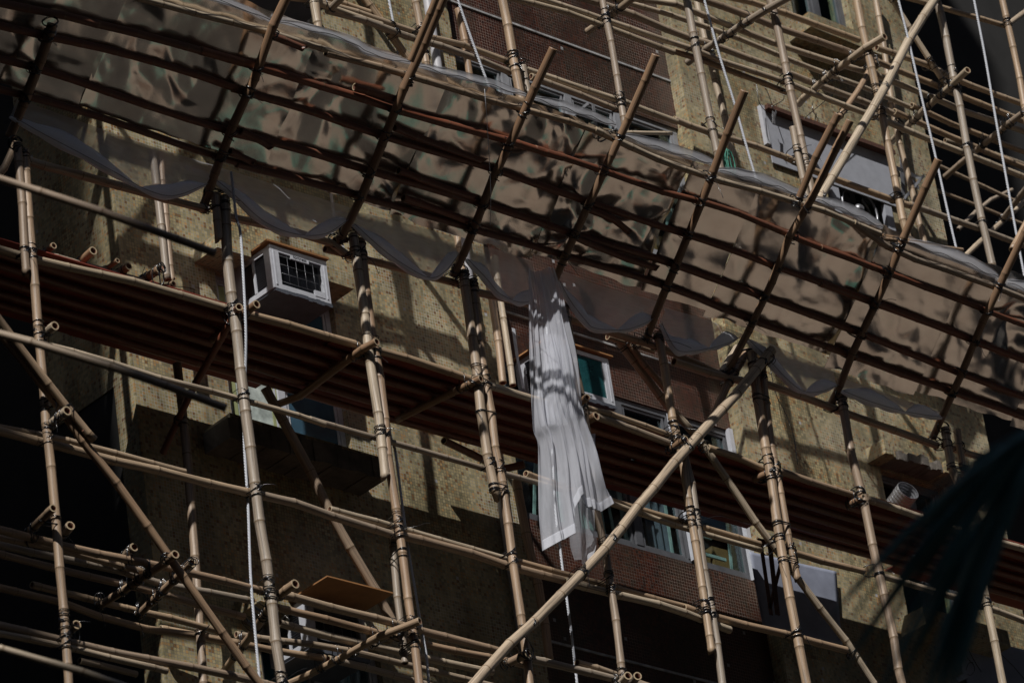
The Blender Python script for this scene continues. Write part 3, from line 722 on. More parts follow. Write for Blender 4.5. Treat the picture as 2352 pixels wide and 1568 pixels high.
# sheets
def hsh(i, j, k):
    v = math.sin(i*127.1+j*311.7+k*74.7)*43758.5453; return v-math.floor(v)
def facet(x, y, k):
    """height of a randomly folded foil: flat triangles between random lattice points"""
    i, j = math.floor(x), math.floor(y); u, v = x-i, y-j
    a, b, c, d = hsh(i, j, k), hsh(i+1, j, k), hsh(i, j+1, k), hsh(i+1, j+1, k)
    if (i+j) % 2: return a+(b-a)*u+(c-a)*v if u+v < 1 else d+(c-d)*(1-u)+(b-d)*(1-v)
    return a+(b-a)*u+(d-b)*v if u > v else a+(c-a)*v+(d-c)*u
def sheet(x0, x1, s0, s1, seed, label):
    """s = distance down the slope from the top edge; crumpled surface"""
    top = KP+KN*.105; e = Vector((0, math.cos(KA), -math.sin(KA)))  # down slope
    # slope origin: the edge at y=-2.28
    o = top+e*((-2.30-top.y)/math.cos(KA))
    nx = int((x1-x0)/.021); ny = int((s1-s0)/.021); V = []; F = []
    for j in range(ny+1):
        for i in range(nx+1):
            x = x0+(x1-x0)*i/nx; s = s0+(s1-s0)*j/ny
            q = Vector((x*1.0, s*1.3, seed*3.7))
            warp = Vector((noise.noise(q*1.7), noise.noise(q*1.7+Vector((9,3,1))), 0))*.5
            h = .022*noise.noise(q*1.1)
            n1 = noise.noise(q*2.3+warp); n2 = noise.noise(q*5.2+warp*1.5+Vector((5,5,5))); n3 = noise.noise(q*11+Vector((2,7,1)))
            vd = noise.voronoi(Vector((x*3.1+warp.x*.6, s*3.6+warp.y*.6, seed*5.1)))[0]; ve = noise.voronoi(Vector((x*7.3+warp.y, s*8.0, seed*2.3)))[0]
            crumple = max(0, noise.noise(q*.8+Vector((4,4,0)))+.35)
            wx, wy = x+warp.x*.35, s+warp.y*.35; f1 = facet(wx*4.2+wy*1.3, wy*4.6-wx*.9, seed); f2 = facet(wx*8.5-wy*2+7, wy*9+wx*2.2, seed+31)
            h += (.009*(1-abs(n1)*2)+.022*vd[0]+.046*f1+.019*f2*min(1, crumple*1.6))*(.25+crumple)
            edge = .010*noise.noise(Vector((x*4, j == ny, seed)))
            V.append(o+Vector((x, 0, 0))+e*(s+(edge*3 if j in (0, ny) else 0))+KN*(h-.03+seed % 2*.012))
    for j in range(ny):
        for i in range(nx):
            a = j*(nx+1)+i; F.append([a, a+1, a+nx+2, a+nx+1])
    n = len(V)
    # thin back so it has two skins
    V += [v+KN*.004 for v in V]; F += [[n+q_ for q_ in f][::-1] for f in F]
    ob = mesh_obj('metal_sheet', V, F, 'sheet', None, None, True, V[0])
    tag(ob, label, 'metal sheet', 'crumpled sheets of the canopy')
seams = [-5.9, -4.45, -2.62, -1.24, .32, 1.55, 2.35, 3.9, 5.02, 6.35, 7.9]
sl = ['darkest crumpled metal sheet at the far left end of the canopy', 'crumpled metal sheet with teal tints left of the first bright rafter', 'crumpled metal sheet behind the leftmost bright rafter', 'coppery crumpled metal sheet around the second bright rafter',
      'coppery crumpled metal sheet around the middle rafter, above the hanging net', 'crumpled metal sheet just right of the middle rafter', 'narrow crumpled metal sheet right of the white net', 'smooth wavy metal sheet below the thick pale diagonal pole',
      'grey brown metal sheet with star creases right of the pale diagonal', 'strongly creased metal sheet beside the second rafter from right', 'crumpled metal sheet at the right edge of the canopy']
for i in range(len(seams)-1):
    sheet(seams[i], seams[i+1]+rnd.choice((-.012, .03)), 0.07, 1.27+rnd.uniform(-.03, .05)+(.12 if i in (7, 8, 9) else 0), i+1, sl[i])
    
# ------------------------------------------------------------------ lashings (black plastic ties), a part of the pole they hang on
def seg_seg(a0, a1, b0, b1):
    u = a1-a0; v = b1-b0; w = a0-b0; a = u.dot(u); b = u.dot(v); c = v.dot(v); d = u.dot(w); e = v.dot(w); D = a*c-b*b
    if D < 1e-9: return 9, a0, b0
    s = min(max((b*e-c*d)/D, 0), 1); t = min(max((a*e-b*d)/D, 0), 1)
    p = a0+u*s; q = b0+v*t; return (p-q).length, p, q
def tail(mb, p, d0, l, r=.0025):
    pts = [p]; d = d0.normalized()
    for _ in range(5):
        d = (d+Vector((rnd.uniform(-.4, .4), rnd.uniform(-.4, .4), rnd.uniform(-.55, .1)))*.6).normalized(); pts.append(pts[-1]+d*l/5)
    mb.tube(pts, r, 4, cap=False)
def add_lash(pa, pb, p, q):
    t1 = pa['T']; t2 = pb['T']
    e1 = q-p; e1 = e1-t1*e1.dot(t1)
    if e1.length < .01: e1 = Vector((0, 1, 0))-t1*t1.y
    gap = e1.length; e1.normalize()
    ra, rb = pa['r']+.004, pb['r']+.004
    near, far = -ra, min(gap+rb, ra+2*rb+.03)
    c = p+e1*(near+far)/2; A = (far-near)/2
    mb = MB()
    if t1.dot(t2) < 0: t2 = -t2
    w1 = (t1+t2).normalized(); w2 = (t1-t2).normalized()
    ww = rnd.random()
    for w in ([w1, w1, w1, w2] if ww < .5 else [w1, w1, w1]):
        w = (w-e1*w.dot(e1)).normalized()
        B = max(ra, rb)*rnd.uniform(1.12, 1.22); sh = rnd.uniform(-.014, .014); ax = e1.cross(w)
        pts = []
        for k in range(16):
            a = 2*PI*k/16; cx = math.cos(a); sx = math.sin(a)
            # superellipse hugging the two poles
            cx = math.copysign(abs(cx)**.75, cx); sx = math.copysign(abs(sx)**.8, sx)
            pts.append(c+e1*A*cx+w*B*sx+ax*sh)
        mb.tube(pts, rnd.uniform(.0028, .0045), 5, close=True)
    perp = e1.cross(t1)
    for k in range(rnd.choice((1, 2, 2, 3))):
        sh = rnd.uniform(-1, 1)*.03+math.copysign(.035, rnd.random()-.5); tl = rnd.uniform(-.3, .3)
        pts = [p+t1*sh+(e1*math.cos(a)+perp*math.sin(a))*(ra+.001)+t1*(ra*tl*math.sin(a)) for a in [2*PI*k2/14 for k2 in range(14)]]
        mb.tube(pts, rnd.uniform(.003, .006), 5, close=True)
    for k in range(rnd.choice((0, 0, 0, 1, 1))):
        tail(mb, p-e1*ra+t1*rnd.uniform(-.03, .03), Vector((rnd.uniform(-1, 1), -.6, rnd.uniform(-1.2, .5))), rnd.uniform(.06, .26))
    mb.build('lashing', 'tie', pa['o'], loc=p)
    pa['n'] += 1
def add_band(pa, pb, p, q):
    t = pa['T']; e1 = q-p; e1 -= t*e1.dot(t); g = e1.length; e1.normalize(); perp = e1.cross(t); mb = MB()
    ra, rb = pa['r']+.003, pb['r']+.003
    for k in range(rnd.choice((2, 3, 4))):
        sh = rnd.uniform(-.035, .035); tl = rnd.uniform(-.5, .5); pts = []
        for k2 in range(18):
            a = 2*PI*k2/18; c = math.cos(a); s = math.sin(a); r = ra+(rb-ra)*(c+1)/2
            pts.append(p+e1*(g*(c > 0)+c*(rb if c > 0 else ra))+perp*s*r+t*(sh+tl*.03*c))
        mb.tube(pts, rnd.uniform(.003, .0055), 5, close=True)
    if rnd.random() < .6: tail(mb, p-e1*ra, Vector((-.3, -1, -1)), rnd.uniform(.08, .22))
    mb.build('lashing', 'tie', pa['o'], loc=p); pa['n'] += 1
def closest(A, B):
    best = (9, None, None)
    for i in range(0, len(A['P'])-1, 2):
        a0 = A['P'][i]; a1 = A['P'][min(i+2, len(A['P'])-1)]
        for j in range(0, len(B['P'])-1, 3):
            b0 = B['P'][j]; b1 = B['P'][min(j+3, len(B['P'])-1)]
            if min(a0.x, a1.x)-.2 > max(b0.x, b1.x) or max(a0.x, a1.x)+.2 < min(b0.x, b1.x) or min(a0.z, a1.z)-.2 > max(b0.z, b1.z) or max(a0.z, a1.z)+.2 < min(b0.z, b1.z): continue
            r = seg_seg(a0, a1, b0, b1)
            if r[0] < best[0]: best = r
    return best
done = []
for i, A in enumerate(POLES):
    for B in POLES[i+1:]:
        if not (A['lash'] and B['lash']): continue
        par = abs(A['T'].dot(B['T']))
        if A['prio'] == B['prio'] and A['prio'] < 3 and par > .9: continue
        hi, lo = (A, B) if A['prio'] >= B['prio'] else (B, A)
        d, p, q = closest(hi, lo)
        if p is None or d > A['r']+B['r']+.10: continue
        if par > .97:
            if hi['prio'] == 5:
                # bands along the overlap of a doubled upright
                z0 = max(min(x.z for x in A['P']), min(x.z for x in B['P'])); z1 = min(max(x.z for x in A['P']), max(x.z for x in B['P']))
                z = z0+.15
                while z < z1:
                    pa = min(A['P'], key=lambda v: abs(v.z-z)); 
                    k = min(range(len(B['P'])-1), key=lambda m_: abs(B['P'][m_].z-pa.z)); b0, b1 = B['P'][k], B['P'][k+1]
                    u = (pa.z-b0.z)/((b1.z-b0.z) or 1); qb = b0+(b1-b0)*min(max(u, -1), 1)
                    add_band(A, B, pa, qb); z += rnd.uniform(.5, .95)
            continue
        if hi['prio'] == 4 and lo['prio'] == 1: continue
        if any((p-x).length < .045 for x in done) or hi['n'] > 90: continue
        done.append(p); add_lash(hi, lo, p, q)
print('poles', len(POLES), 'lashings', sum(p['n'] for p in POLES))

# ------------------------------------------------------------------ walkway boards
for i in range(7):
    x0 = -5.6+i*1.86; mb = MB()
    y0 = -1.19; k = 0
    while y0 < -.36:
        w = rnd.uniform(.13, .19)
        k0 = .022*(i%2); mb.box((x0-.04*(k%2), y0, 19.386+.011*(k%2)+k0), (x0+1.90-.04*(k%2), y0+w+.02, 19.395+.011*(k%2)+k0), 0, .0004); y0 += w; k += 1
    ob = mb.build('walkway_board', 'plank', None, (x0, -1.19, 19.39))
    tag(ob, '{} red brown board panel from the left on the middle walkway'.format(ordn(i)), 'board', 'boards of the middle walkway')
k = 0
for y in (-1.06, -.9, -.74, -.57, -.42):
    for j in range(2):
        xa = -5.7+j*6.6+rnd.uniform(-.2, .2); z = 19.345+rnd.uniform(-.008, .008)
        bamboo([Vector((xa, y+rnd.uniform(-.02, .02), z)), Vector((xa+3.4, y, z-.005)), Vector((xa+6.8, y+rnd.uniform(-.02, .02), z))], .034, .03,
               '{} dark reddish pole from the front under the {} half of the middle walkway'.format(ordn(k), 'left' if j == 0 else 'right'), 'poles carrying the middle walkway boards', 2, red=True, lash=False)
    k += 1

# ------------------------------------------------------------------ apartment building
bld = empty('apartment_building', (-3, 0, 0), 'weathered apartment block with yellow and brown mosaic tile facade behind the scaffold', 'building')
SILL = [19.05+3.2*k for k in range(-6, 5)]
ZT = 70.0
def wallmesh(x0, x1, y0, y1, wx0, wx1, sills, h):
    mb = MB(); z = 0.
    for s in sills:
        if s < 0.5: continue
        mb.box((x0, y0, z), (x1, y1, s)); mb.box((x0, y0, s), (wx0, y1, s+h)); mb.box((wx1, y0, s), (x1, y1, s+h)); z = s+h
    mb.box((x0, y0, z), (x1, y1, ZT)); return mb
wallmesh(-3.0, 1.17, 0, .25, -2.0, -.72, SILL, 1.53).build('yellow_tiled_wall', 'yellow_tile', bld)
wallmesh(4.15, 7.62, 0, .25, 5.95, 6.82, SILL, 1.58).build('yellow_tiled_wall', 'yellow_tile', bld)
z = 0
for s in SILL:
    s += .09
    MB().box((1.17, .15, z), (4.15, .4, s)).build('brown_tiled_wall', 'brown_tile', bld); z = s+1.52
MB().box((1.17, .15, z), (4.15, .4, ZT)).build('brown_tiled_wall', 'brown_tile', bld)
M['plaster'] = plain('plaster_line', (.5, .5, .5), .9, var=.6, scale=8)
for s in SILL:
    if 15 < s < 29: MB().box((1.172, .138, s-1.075), (4.148, .152, s-1.055), 0, .002).build('plaster_line', 'plaster', bld)
# rest of the volume
MB().box((-3.0, .25, 0), (-2.75, 4.5, 16.6)).build('side_wall', 'yellow_tile', bld)
MB().box((-2.99, .25, 16.6), (-2.75, 4.5, 19.36)).build('side_wall_shade', 'shade_wall', bld)  # stretch of side wall coloured dark in place of shade
MB().box((-3.0, .25, 19.36), (-2.75, 1.15, ZT)).build('side_wall', 'yellow_tile', bld)
MB().box((-2.99, 1.15, 19.36), (-2.75, 4.5, ZT)).build('side_wall', 'shade_wall', bld)  # deeper part of the wall, shade put into its colour
MB().box((7.37, .25, 0), (7.62, 16, ZT)).build('side_wall', 'shade_wall', bld)
MB().box((-3.0, 0.26, 0), (-2.998, .27, 1)).build('wall_joint', 'shade_wall', bld)
MB().box((-20, 4.5, 0), (-3.01, 4.8, ZT)).box((7.63, 16, 0), (44, 16.3, 70)).box((44, -1, 0), (44.3, 16, 70)).build('light_well_wall', 'shade_wall', bld)
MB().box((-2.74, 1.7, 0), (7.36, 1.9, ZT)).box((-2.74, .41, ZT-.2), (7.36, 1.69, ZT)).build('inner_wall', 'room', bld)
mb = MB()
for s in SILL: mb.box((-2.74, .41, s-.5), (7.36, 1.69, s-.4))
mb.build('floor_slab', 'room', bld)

def window(x0, x1, z0, z1, y, mull, frame='frame', fw=.045, glass='glass', label=None):
    mb = MB(); a = .06
    mb.box((x0, y, z0), (x1, y+a, z0+fw)).box((x0, y, z1-fw), (x1, y+a, z1))
    xs = [x0]+mull+[x1]
    for i, x in enumerate(xs):
        if i == 0: mb.box((x, y+.002, z0+fw), (x+fw, y+a, z1-fw))
        elif i == len(xs)-1: mb.box((x-fw, y+.002, z0+fw), (x, y+a, z1-fw))
        else: mb.box((x-fw*.75, y-.006, z0+fw), (x+fw*.75, y+a, z1-fw))
    # inner sash lines
    for p_, q_ in zip(xs, xs[1:]):
        l = p_+fw*1.1; r = q_-fw*1.1
        mb.box((l, y+.01, z0+fw), (l+.022, y+.05, z1-fw)).box((r-.022, y+.01, z0+fw), (r, y+.05, z1-fw))
        mb.box((l+.022, y+.012, z0+fw), (r-.022, y+.05, z0+fw+.025)).box((l+.022, y+.012, z1-fw-.025), (r-.022, y+.05, z1-fw))
    w = mb.build('window', frame, bld)
    if label: w['label'] = label
    g = MB()
    for p_, q_ in zip(xs, xs[1:]): g.box((p_+fw*1.1+.022, y+.03, z0+fw+.025), (q_-fw*1.1-.022, y+.034, z1-fw-.025))
    g.build('pane', glass, w)
    return w
def curtain(parent, x0, x1, z0, z1, y, m, folds=7, amp=.02, name='curtain'):
    n = folds*6; V = []; F = []
    for j in range(2):
        for i in range(n+1):
            V.append(Vector((x0+(x1-x0)*i/n, y+amp*math.sin(i/6*2*PI)+rnd.uniform(-.003, .003), z0 if j == 0 else z1)))
    for i in range(n): F.append([i, i+1, n+2+i, n+1+i])
    return mesh_obj(name, V, F, m, parent, None, True, parent_world(parent))
# left column of windows
for s in SILL:
    if s < 15 or s > 29: continue
    main = abs(s-19.05) < .1
    w = window(-2.0, -.72, s, s+1.53, .06, [-1.38], 'white_metal', .05, 'glass', 'white framed sliding window with pale patterned film and blue curtain' if main else None)
    if main:
        MB().box((-1.93, .078, s+.06), (-1.42, .081, s+1.45)).build('patterned_film', 'paleblind', w)
        MB().box((-1.93, .072, s+.06), (-1.42, .076, s+.17)).box((-1.93, .072, s+.171), (-1.86, .076, s+1.45)).box((-1.49, .072, s+.171), (-1.42, .076, s+1.45)).build('film_border', 'greenfilm', w)
        MB().box((-1.31, .079, s+.08), (-.79, .082, s+1.45)).build('blue_pane', 'blue_gloss', w)
        curtain(w, -1.33, -.78, s+.02, s+1.45, .14, 'curtain', 6)
    else: curtain(w, -1.9, -.8, s+.02, s+1.45, .3, 'curtain' if s < 19 else 'paleblind', 8)
    # sill slab and hood slab, tiled faces
    MB().box((-2.3, -.31, s-.2), (-.72, -.003, s-.02), 0, .012).build('window_ledge', 'concrete' if not main else 'yellow_tile', bld)
    MB().box((-2.22, -.31, s+1.535), (-1.86, -.003, s+1.66), 0, .006).build('hood_slab', 'yellow_tile', bld)
    MB().box((-1.12, -.31, s+1.54), (-.75, -.003, s+1.665), 0, .006).build('hood_slab', 'yellow_tile', bld)
# bay windows in the brown strip
for s in SILL:
    if s < 15 or s > 29: continue
    s += .09; main = abs(s-19.14) < .1
    w = window(1.18, 4.14, s, s+1.52, .17, [1.95, 2.73, 3.36], 'frame_dark' if main else 'frame', .055, 'glass', 'four part bay window full of leaning pale bars and hanging fabric' if main else None)
    curtain(w, 1.3, 1.8, s+.1, s+1.45, .5, 'towel', 4)
    curtain(w, 3.02, 3.3, s+.05, s+1.45, .34, 'towel', 3, .03)
    mb = MB()
    for q in range(22):
        x = rnd.uniform(1.3, 4.05); mb.bar((x, .212+rnd.uniform(0, .03), s+.07), (x+rnd.uniform(-.14, .14), .212+rnd.uniform(0, .03), s+rnd.uniform(.7, 1.45)), .03, .01, (1, 0, 0))
    for q in range(6):
        x = rnd.uniform(1.3, 3.8); z = s+rnd.uniform(.15, .9); mb.bar((x, .29, z), (x+.3, .29, z), .03, .02, (0, 0, 1))
    mb.build('leaning_bars', 'paleblind', w)
    mb = MB(); mb.box((3.62, .35, s+.06), (3.8, .5, s+.3)).box((3.85, .35, s+.06), (4.05, .5, s+.38)); mb.build('cardboard_stack', 'ply', w)
    if main:
        MB().box((4.085, .118, s), (4.135, .167, s+1.52)).box((3.335, .125, s+.03), (3.385, .16, s+1.5)).build('white_jamb', 'white_metal', w)
# right column
for s in SILL:
    if s < 15 or s > 29: continue
    w = window(5.95, 6.82, s, s+1.58, .08, [6.4], 'frame_dark', .05)
    MB().box((5.8, -.31, s-.18), (6.95, -.003, s-.01), 0, .01).build('window_ledge', 'yellow_tile', bld)
# broken hood slab over the duct
V = []; mb = MB()
nx = 22
for i in range(nx):
    x = 5.78+i*.055; zz = 20.65; top = 20.79+(.0 if i < 3 or i > 15 else rnd.uniform(-.075, -.03)); yo = -.24+(0 if i < 2 or i > 15 else rnd.uniform(.0, .05))
    mb.box((x, yo, zz+rnd.uniform(-.006, .006)), (x+.0545, -.003, top), 0 if (i > 2 and i < 15) else 1)
o = mb.build('hood_slab', ['concrete', 'yellow_tile'], bld); o['label'] = 'broken concrete slab with torn off tiles above the round duct'
# main sill ledge: dark weathered concrete
mb = MB()
for i in range(26):
    x = -2.34+i*.063; mb.box((x, -.33+rnd.uniform(0, .012), 18.80+rnd.uniform(-.004, .01)), (x+.062, -.003, 19.0+rnd.uniform(-.02, .012)), 0)
o = mb.build('window_ledge', 'concrete', bld); o['label'] = 'thick dark crumbling ledge under the lower left window'
# drain pipes, clamps
def pipe(x, y, z0, z1, r, label):
    mb = MB(); mb.tube([(x, y, z0), (x, y, z1)], r, 16)
    z = z0+1
    o = mb.build('drain_pipe', 'pipe', None, (x, y, z0)); tag(o, label, 'pipe')
    c = MB()
    while z < z1:
        c.tube([(x, y, z), (x, y, z+.035)], r+.006, 16).box((x-.015, y, z), (x+.015, .0, z+.03)); z += 1.6
    c.build('pipe_clamp', 'steel', o)
pipe(.86, -.07, 12, 35, .042, 'white drain pipe on the yellow wall beside the brown tiles')
pipe(-.62, -.045, 21.4, 35, .014, 'thin pale pipe beside the air conditioner at top left')
mb = MB(); c0 = Vector((-.66, -.28, 20.22)); mb.tube([c0, c0+Vector((.10, .03, -.04)), c0+Vector((.16, .1, -.2)), c0+Vector((.165, .15, -.45)), c0+Vector((.16, .16, -.85))], .012, 8)
tag(mb.build('drain_hose', 'hose', None), 'reddish drain hose curving down from the dirty white air conditioner', 'hose')

# ------------------------------------------------------------------ air conditioners
def text_mesh(s, size, loc, rot, parent, m='label_ink'):
    cu = bpy.data.curves.new('lettering', 'FONT'); cu.body = s; cu.size = size; cu.extrude = .0008
    t = bpy.data.objects.new('t', cu); COL.objects.link(t); bpy.context.view_layer.update()
    me = bpy.data.meshes.new_from_object(t.evaluated_get(bpy.context.evaluated_depsgraph_get())); COL.objects.unlink(t); bpy.data.objects.remove(t)
    me.materials.clear(); me.materials.append(M[m]); o = bpy.data.objects.new('lettering', me); COL.objects.link(o)
    o.parent = parent; o.location = Vector(loc)-parent_world(parent); o.rotation_euler = rot; return o
def ac_unit(x0, x1, yf, yb, z0, z1, label, text=None, style='grille', group=None):
    t = empty('air_conditioner', (x0, yb, z0), label, 'air conditioner', group)
    W = x1-x0; H = z1-z0; th = .012
    # casing: top, right side, back, plain strip of left side round the louvres
    mb = MB(); yv0 = yf+.09; yv1 = yf+.09+(yb-yf-.12)*.75
    mb.box((x0, yf+.02, z1-th), (x1, yb, z1)).box((x1-th, yf+.02, z0), (x1, yb, z1-th)).box((x0+th, yf+.021, z0), (x1-th, yb, z0+th)).box((x0+th, yb-th, z0+th), (x1-th, yb, z1-th))
    mb.box((x0, yf+.02, z0), (x0+th, yv0, z1-th)).box((x0, yv0, z0), (x0+th, yb, z0+.045)).box((x0, yv0, z1-.05), (x0+th, yb, z1-th)).box((x0, yv1, z0+.045), (x0+th, yb, z1-.05))
    ym = (yv0+yv1)/2; mb.box((x0-.003, ym-.012, z0+.045), (x0+th, ym+.012, z1-.05))
    mb.build('casing', 'white_metal', t)
    lv = MB(); z = z0+.05
    while z < z1-.06:
        for a, b in ((yv0, ym-.012), (ym+.012, yv1)): lv.obox((x0+.012, (a+b)/2, z), (.005, 0, -.004), (0, (b-a)/2, 0), (.001, 0, .001))
        z += .021
    lv.build('side_louvre', 'tray', t)
    MB().box((x0+.03, yv0, z0+.03), (x0+.032, yv1, z1-.04)).build('dark_core', 'dark_fin', t)
    # front frame
    fl, fr, ft, fb = .085, .055, .05, .045
    if style == 'hinged': fl, fr, ft, fb = .06, .075, .04, .05
    mb = MB(); mb.box((x0-.004, yf, z0-.002), (x0+fl, yf+.02, z1+.002)).box((x1-fr, yf, z0-.002), (x1+.004, yf+.02, z1+.002)).box((x0+fl, yf+.001, z1-ft), (x1-fr, yf+.02, z1+.001)).box((x0+fl, yf+.001, z0-.001), (x1-fr, yf+.02, z0+fb))
    mb.box((x0+.02, yf-.006, z0+.03), (x0+.035, yf, z1-.05)).box((x1-.035, yf-.006, z0+.03), (x1-.022, yf, z1-.05))
    if text == 'fortress':
        mb.box((x0+W*.36, yf-.002, z1-ft-.03), (x0+W*.68, yf+.015, z1-ft+.004)); mb.box((x1-fr-.11, yf-.003, z0+.03), (x1-fr, yf+.014, z0+.085))
    mb.build('front_frame', 'white_metal', t)
    if style == 'grille':
        # coil fins behind and wire guard in front
        mb = MB(); mb.box((x0+fl, yf+.06, z0+fb), (x1-fr, yf+.065, z1-ft))
        z = z0+fb
        while z < z1-ft: mb.box((x0+fl, yf+.052, z), (x1-fr, yf+.06, z+.004)); z += .011
        mb.build('cooling_coil', 'dark_fin', t)
        mb = MB(); n = 5
        for i in range(1, n): x = x0+fl+(W-fl-fr)*i/n; mb.tube([(x, yf+.006, z0+fb+.03), (x, yf+.006, z1-ft-.02)], .0015, 5)
        for i in range(4): z = z0+fb+.03+(H-ft-fb-.06)*i/3; mb.tube([(x0+fl, yf+.003, z), (x1-fr, yf+.003, z)], .0013, 5)
        mb.build('wire_guard', 'steel', t)
    else:
                MB().box((x0+fl, yf+.012, z0+fb), (x1-fr, yf+.016, z1-ft)).build('front_cover', 'teal_gloss', t)
    # torn tray underneath
    mb = MB(); mb.box((x0+.0, yf-.01, z0-.03), (x1+.012, yb-.02, z0-.024))
    n = 14
    for i in range(n):
        a = x0+W*i/n; d = rnd.uniform(.0, .012)
        mb.box((a, yf-.016, z0-.04-d), (a+W/n-.001, yf-.011, z0-.006-rnd.uniform(0, .012)))
    mb.build('drip_tray', 'tray', t)
    if text:
        if text == 'fortress': text_mesh(text, .045, (x0+W*.40, yf-.0035, z1-ft-.02), (PI/2, 0, 0), t)
        else: text_mesh(text, .034, (x1-fr-.33, yf-.0015, z0+.012), (PI/2, 0, 0), t)
    return t
ac_unit(-1.79, -1.19, -.47, .03, 20.25, 20.65, 'dirty white air conditioner with louvred side and wire grille under a brown board', 'fortress')
o = MB().box((-1.83, -.5, 20.658), (-1.17, 0.03, 20.672), 0, .006).build('cover_board', 'ply', None, (-1.83, -.5, 20.658)); tag(o, 'thin warped brown board lying on top of the air conditioner at left', 'board')
ac_unit(1.50, 2.19, -.30, .16, 20.22, 20.68, 'white air conditioner with dark teal front half hidden behind the hanging net', 'HITACHI', 'hinged')
o = MB().box((1.46, -.34, 20.688), (2.22, .14, 20.703), 0, .006).build('cover_board', 'ply', None, (1.46, -.34, 20.69)); tag(o, 'brown board on top of the air conditioner behind the hanging net', 'board')
ac_unit(-1.88, -1.27, -.45, .03, 17.02, 17.42, 'white air conditioner under the orange plywood at the bottom, partly hidden by poles', None)
o = MB().box((-1.93, -.80, 17.445), (-1.24, .0, 17.457)).build('plywood_sheet', 'ply', None, (-1.93, -.8, 17.445)); tag(o, 'orange brown plywood sheet lying on the lowest air conditioner', 'plywood')
ac_unit(-1.76, -.92, -.62, -.01, 23.20, 23.8, 'large air conditioner seen from below at top left above the canopy edge', None)
# strip of white metal standing beside the second unit, bracket frame at right
def steel_thing(name, bars, label, cat, m='steel'):
    mb = MB()
    for a, b, w, t, sd in bars: mb.bar(a, b, w, t, sd)
    return tag(mb.build(name, m, None, bars[0][0]), label, cat)
q = lambda r, x, y, pl: at(r, x, y, pl)[0]
steel_thing('metal_strip', [(q('M', 455, 700, -.1), q('M', 490, 960, -.1), .035, .004, (1,0,0)), (q('M', 490, 962, -.1), q('M', 545, 1240, -.1), .03, .004, (1,0,0))], 'bent strip of pale metal standing left of the white net', 'metal strip', 'white_metal')
steel_thing('wall_bracket', [(q('L', 468, 235, -.16), q('L', 470, 350, -.16), .035, .005, (1,0,0)), (q('L', 490, 232, -.16), q('L', 480, 300, 0), .03, .005, (0,0,1))], 'small steel angle bracket on the grey panel near its upper left corner', 'bracket')
steel_thing('bracket_frame', [(q('L', 1640, 770, -.1), q('L', 1890, 880, -.35), .035, .005, (0,0,1)), (q('L', 1920, 845, -.4), q('L', 1730, 1070, -.1), .035, .005, (0,0,1)), (q('L', 1700, 680, -.05), q('L', 1720, 1040, -.05), .05, .006, (1,0,0)), (q('L', 1760, 850, -.12), q('L', 1870, 970, -.3), .03, .005, (0,0,1))], 'triangular steel bracket frame right of the grey panel', 'bracket')
# window stay frame on the upper bay
steel_thing('open_window_frame', [(q('B', 1550, 730, -.1), q('B', 1650, 650, -.35), .03, .01, (0,0,1)), (q('B', 1680, 650, -.35), q('B', 1700, 800, -.3), .03, .01, (1,0,0))], 'grey opened window frame poking out under the brown tiles at top', 'window frame', 'frame')
# grey panel / awning over the fan window
t = empty('awning_panel', (5.16, 0, 23.8), 'grey sheet metal panel with dark top rail on the yellow wall above the exhaust fan', 'panel')
MB().box((5.2, -.03, 23.71), (6.97, -.018, 24.28)).build('panel_face', 'grey_metal', t)
MB().box((5.15, -.05, 23.9), (5.20, -.003, 24.33)).build('stile', 'white_metal', t)
MB().box((6.95, -.05, 23.8), (6.98, -.003, 24.33)).build('stile', 'white_metal', t)
MB().box((5.2, -.10, 24.285), (6.97, -.003, 24.33)).build('top_rail', 'rust', t)
# exhaust fan in the window below
t = empty('exhaust_fan', (6.35, -.02, 23.3), 'round exhaust fan with a bent metal ring in the dark window below the grey panel', 'fan')
c = q('L', 1300, 1170, .02); mb = MB()
ring = [c+Vector((math.cos(a)*.24, .0, math.sin(a)*.24)) for a in [2*PI*i/28 for i in range(28)]]
mb.tube(ring, .012, 6, close=True); ring2 = [p_+Vector((0, .08, 0)) for p_ in ring]; mb.tube(ring2, .014, 6, close=True)
for i in range(28): pass
mb.build('ring', 'steel', t)
mb = MB()
for i in range(5):
    a = 2*PI*i/5; d = Vector((math.cos(a), 0, math.sin(a))); e_ = Vector((-math.sin(a), .5, math.cos(a))).normalized()
    mb.obox(c+d*.12+Vector((0, .05, 0)), d*.09, e_*.045, d.cross(e_)*.002)
mb.build('fan_blade', 'dark_fin', t)
mb = MB(); mb.tube([c+Vector((0, -.03, 0)), c+Vector((0, .0, 0)), c+Vector((0, .09, 0))], [.03, .055, .055], 14); mb.build('hub', 'steel', t)
for dx in (-.36, .38):
    mb = MB(); mb.box((c.x+dx-.05, -.02, 22.9), (c.x+dx+.05, .03, 23.70)); mb.build('mounting_rail', 'grey_metal', t)
# round duct
t = empty('ventilation_duct', (5.96, -.2, 20.2), 'short round ribbed metal duct sticking out below the broken slab', 'duct')
c = q('P', 505, 395, -.42); V = []; ax = Vector((-.15, -1, .35)).normalized(); u_ = ax.orthogonal().normalized(); v_ = ax.cross(u_); F = []
n = 24; K_ = 30
for j in range(K_+1):
    rr = .105+(.004 if j % 2 else 0)
    for k in range(n):
        a = 2*PI*k/n; V.append(c-ax*(.5*j/K_)+(u_*math.cos(a)+v_*math.sin(a))*rr)
for j in range(K_):
    for k in range(n): k2 = (k+1) % n; F.append([j*n+k, j*n+k2, (j+1)*n+k2, (j+1)*n+k])
o = mesh_obj('duct_pipe', V, F, 'steel', t, None, False, parent_world(t))
sd = o.modifiers.new('s', 'SOLIDIFY'); sd.thickness = .004
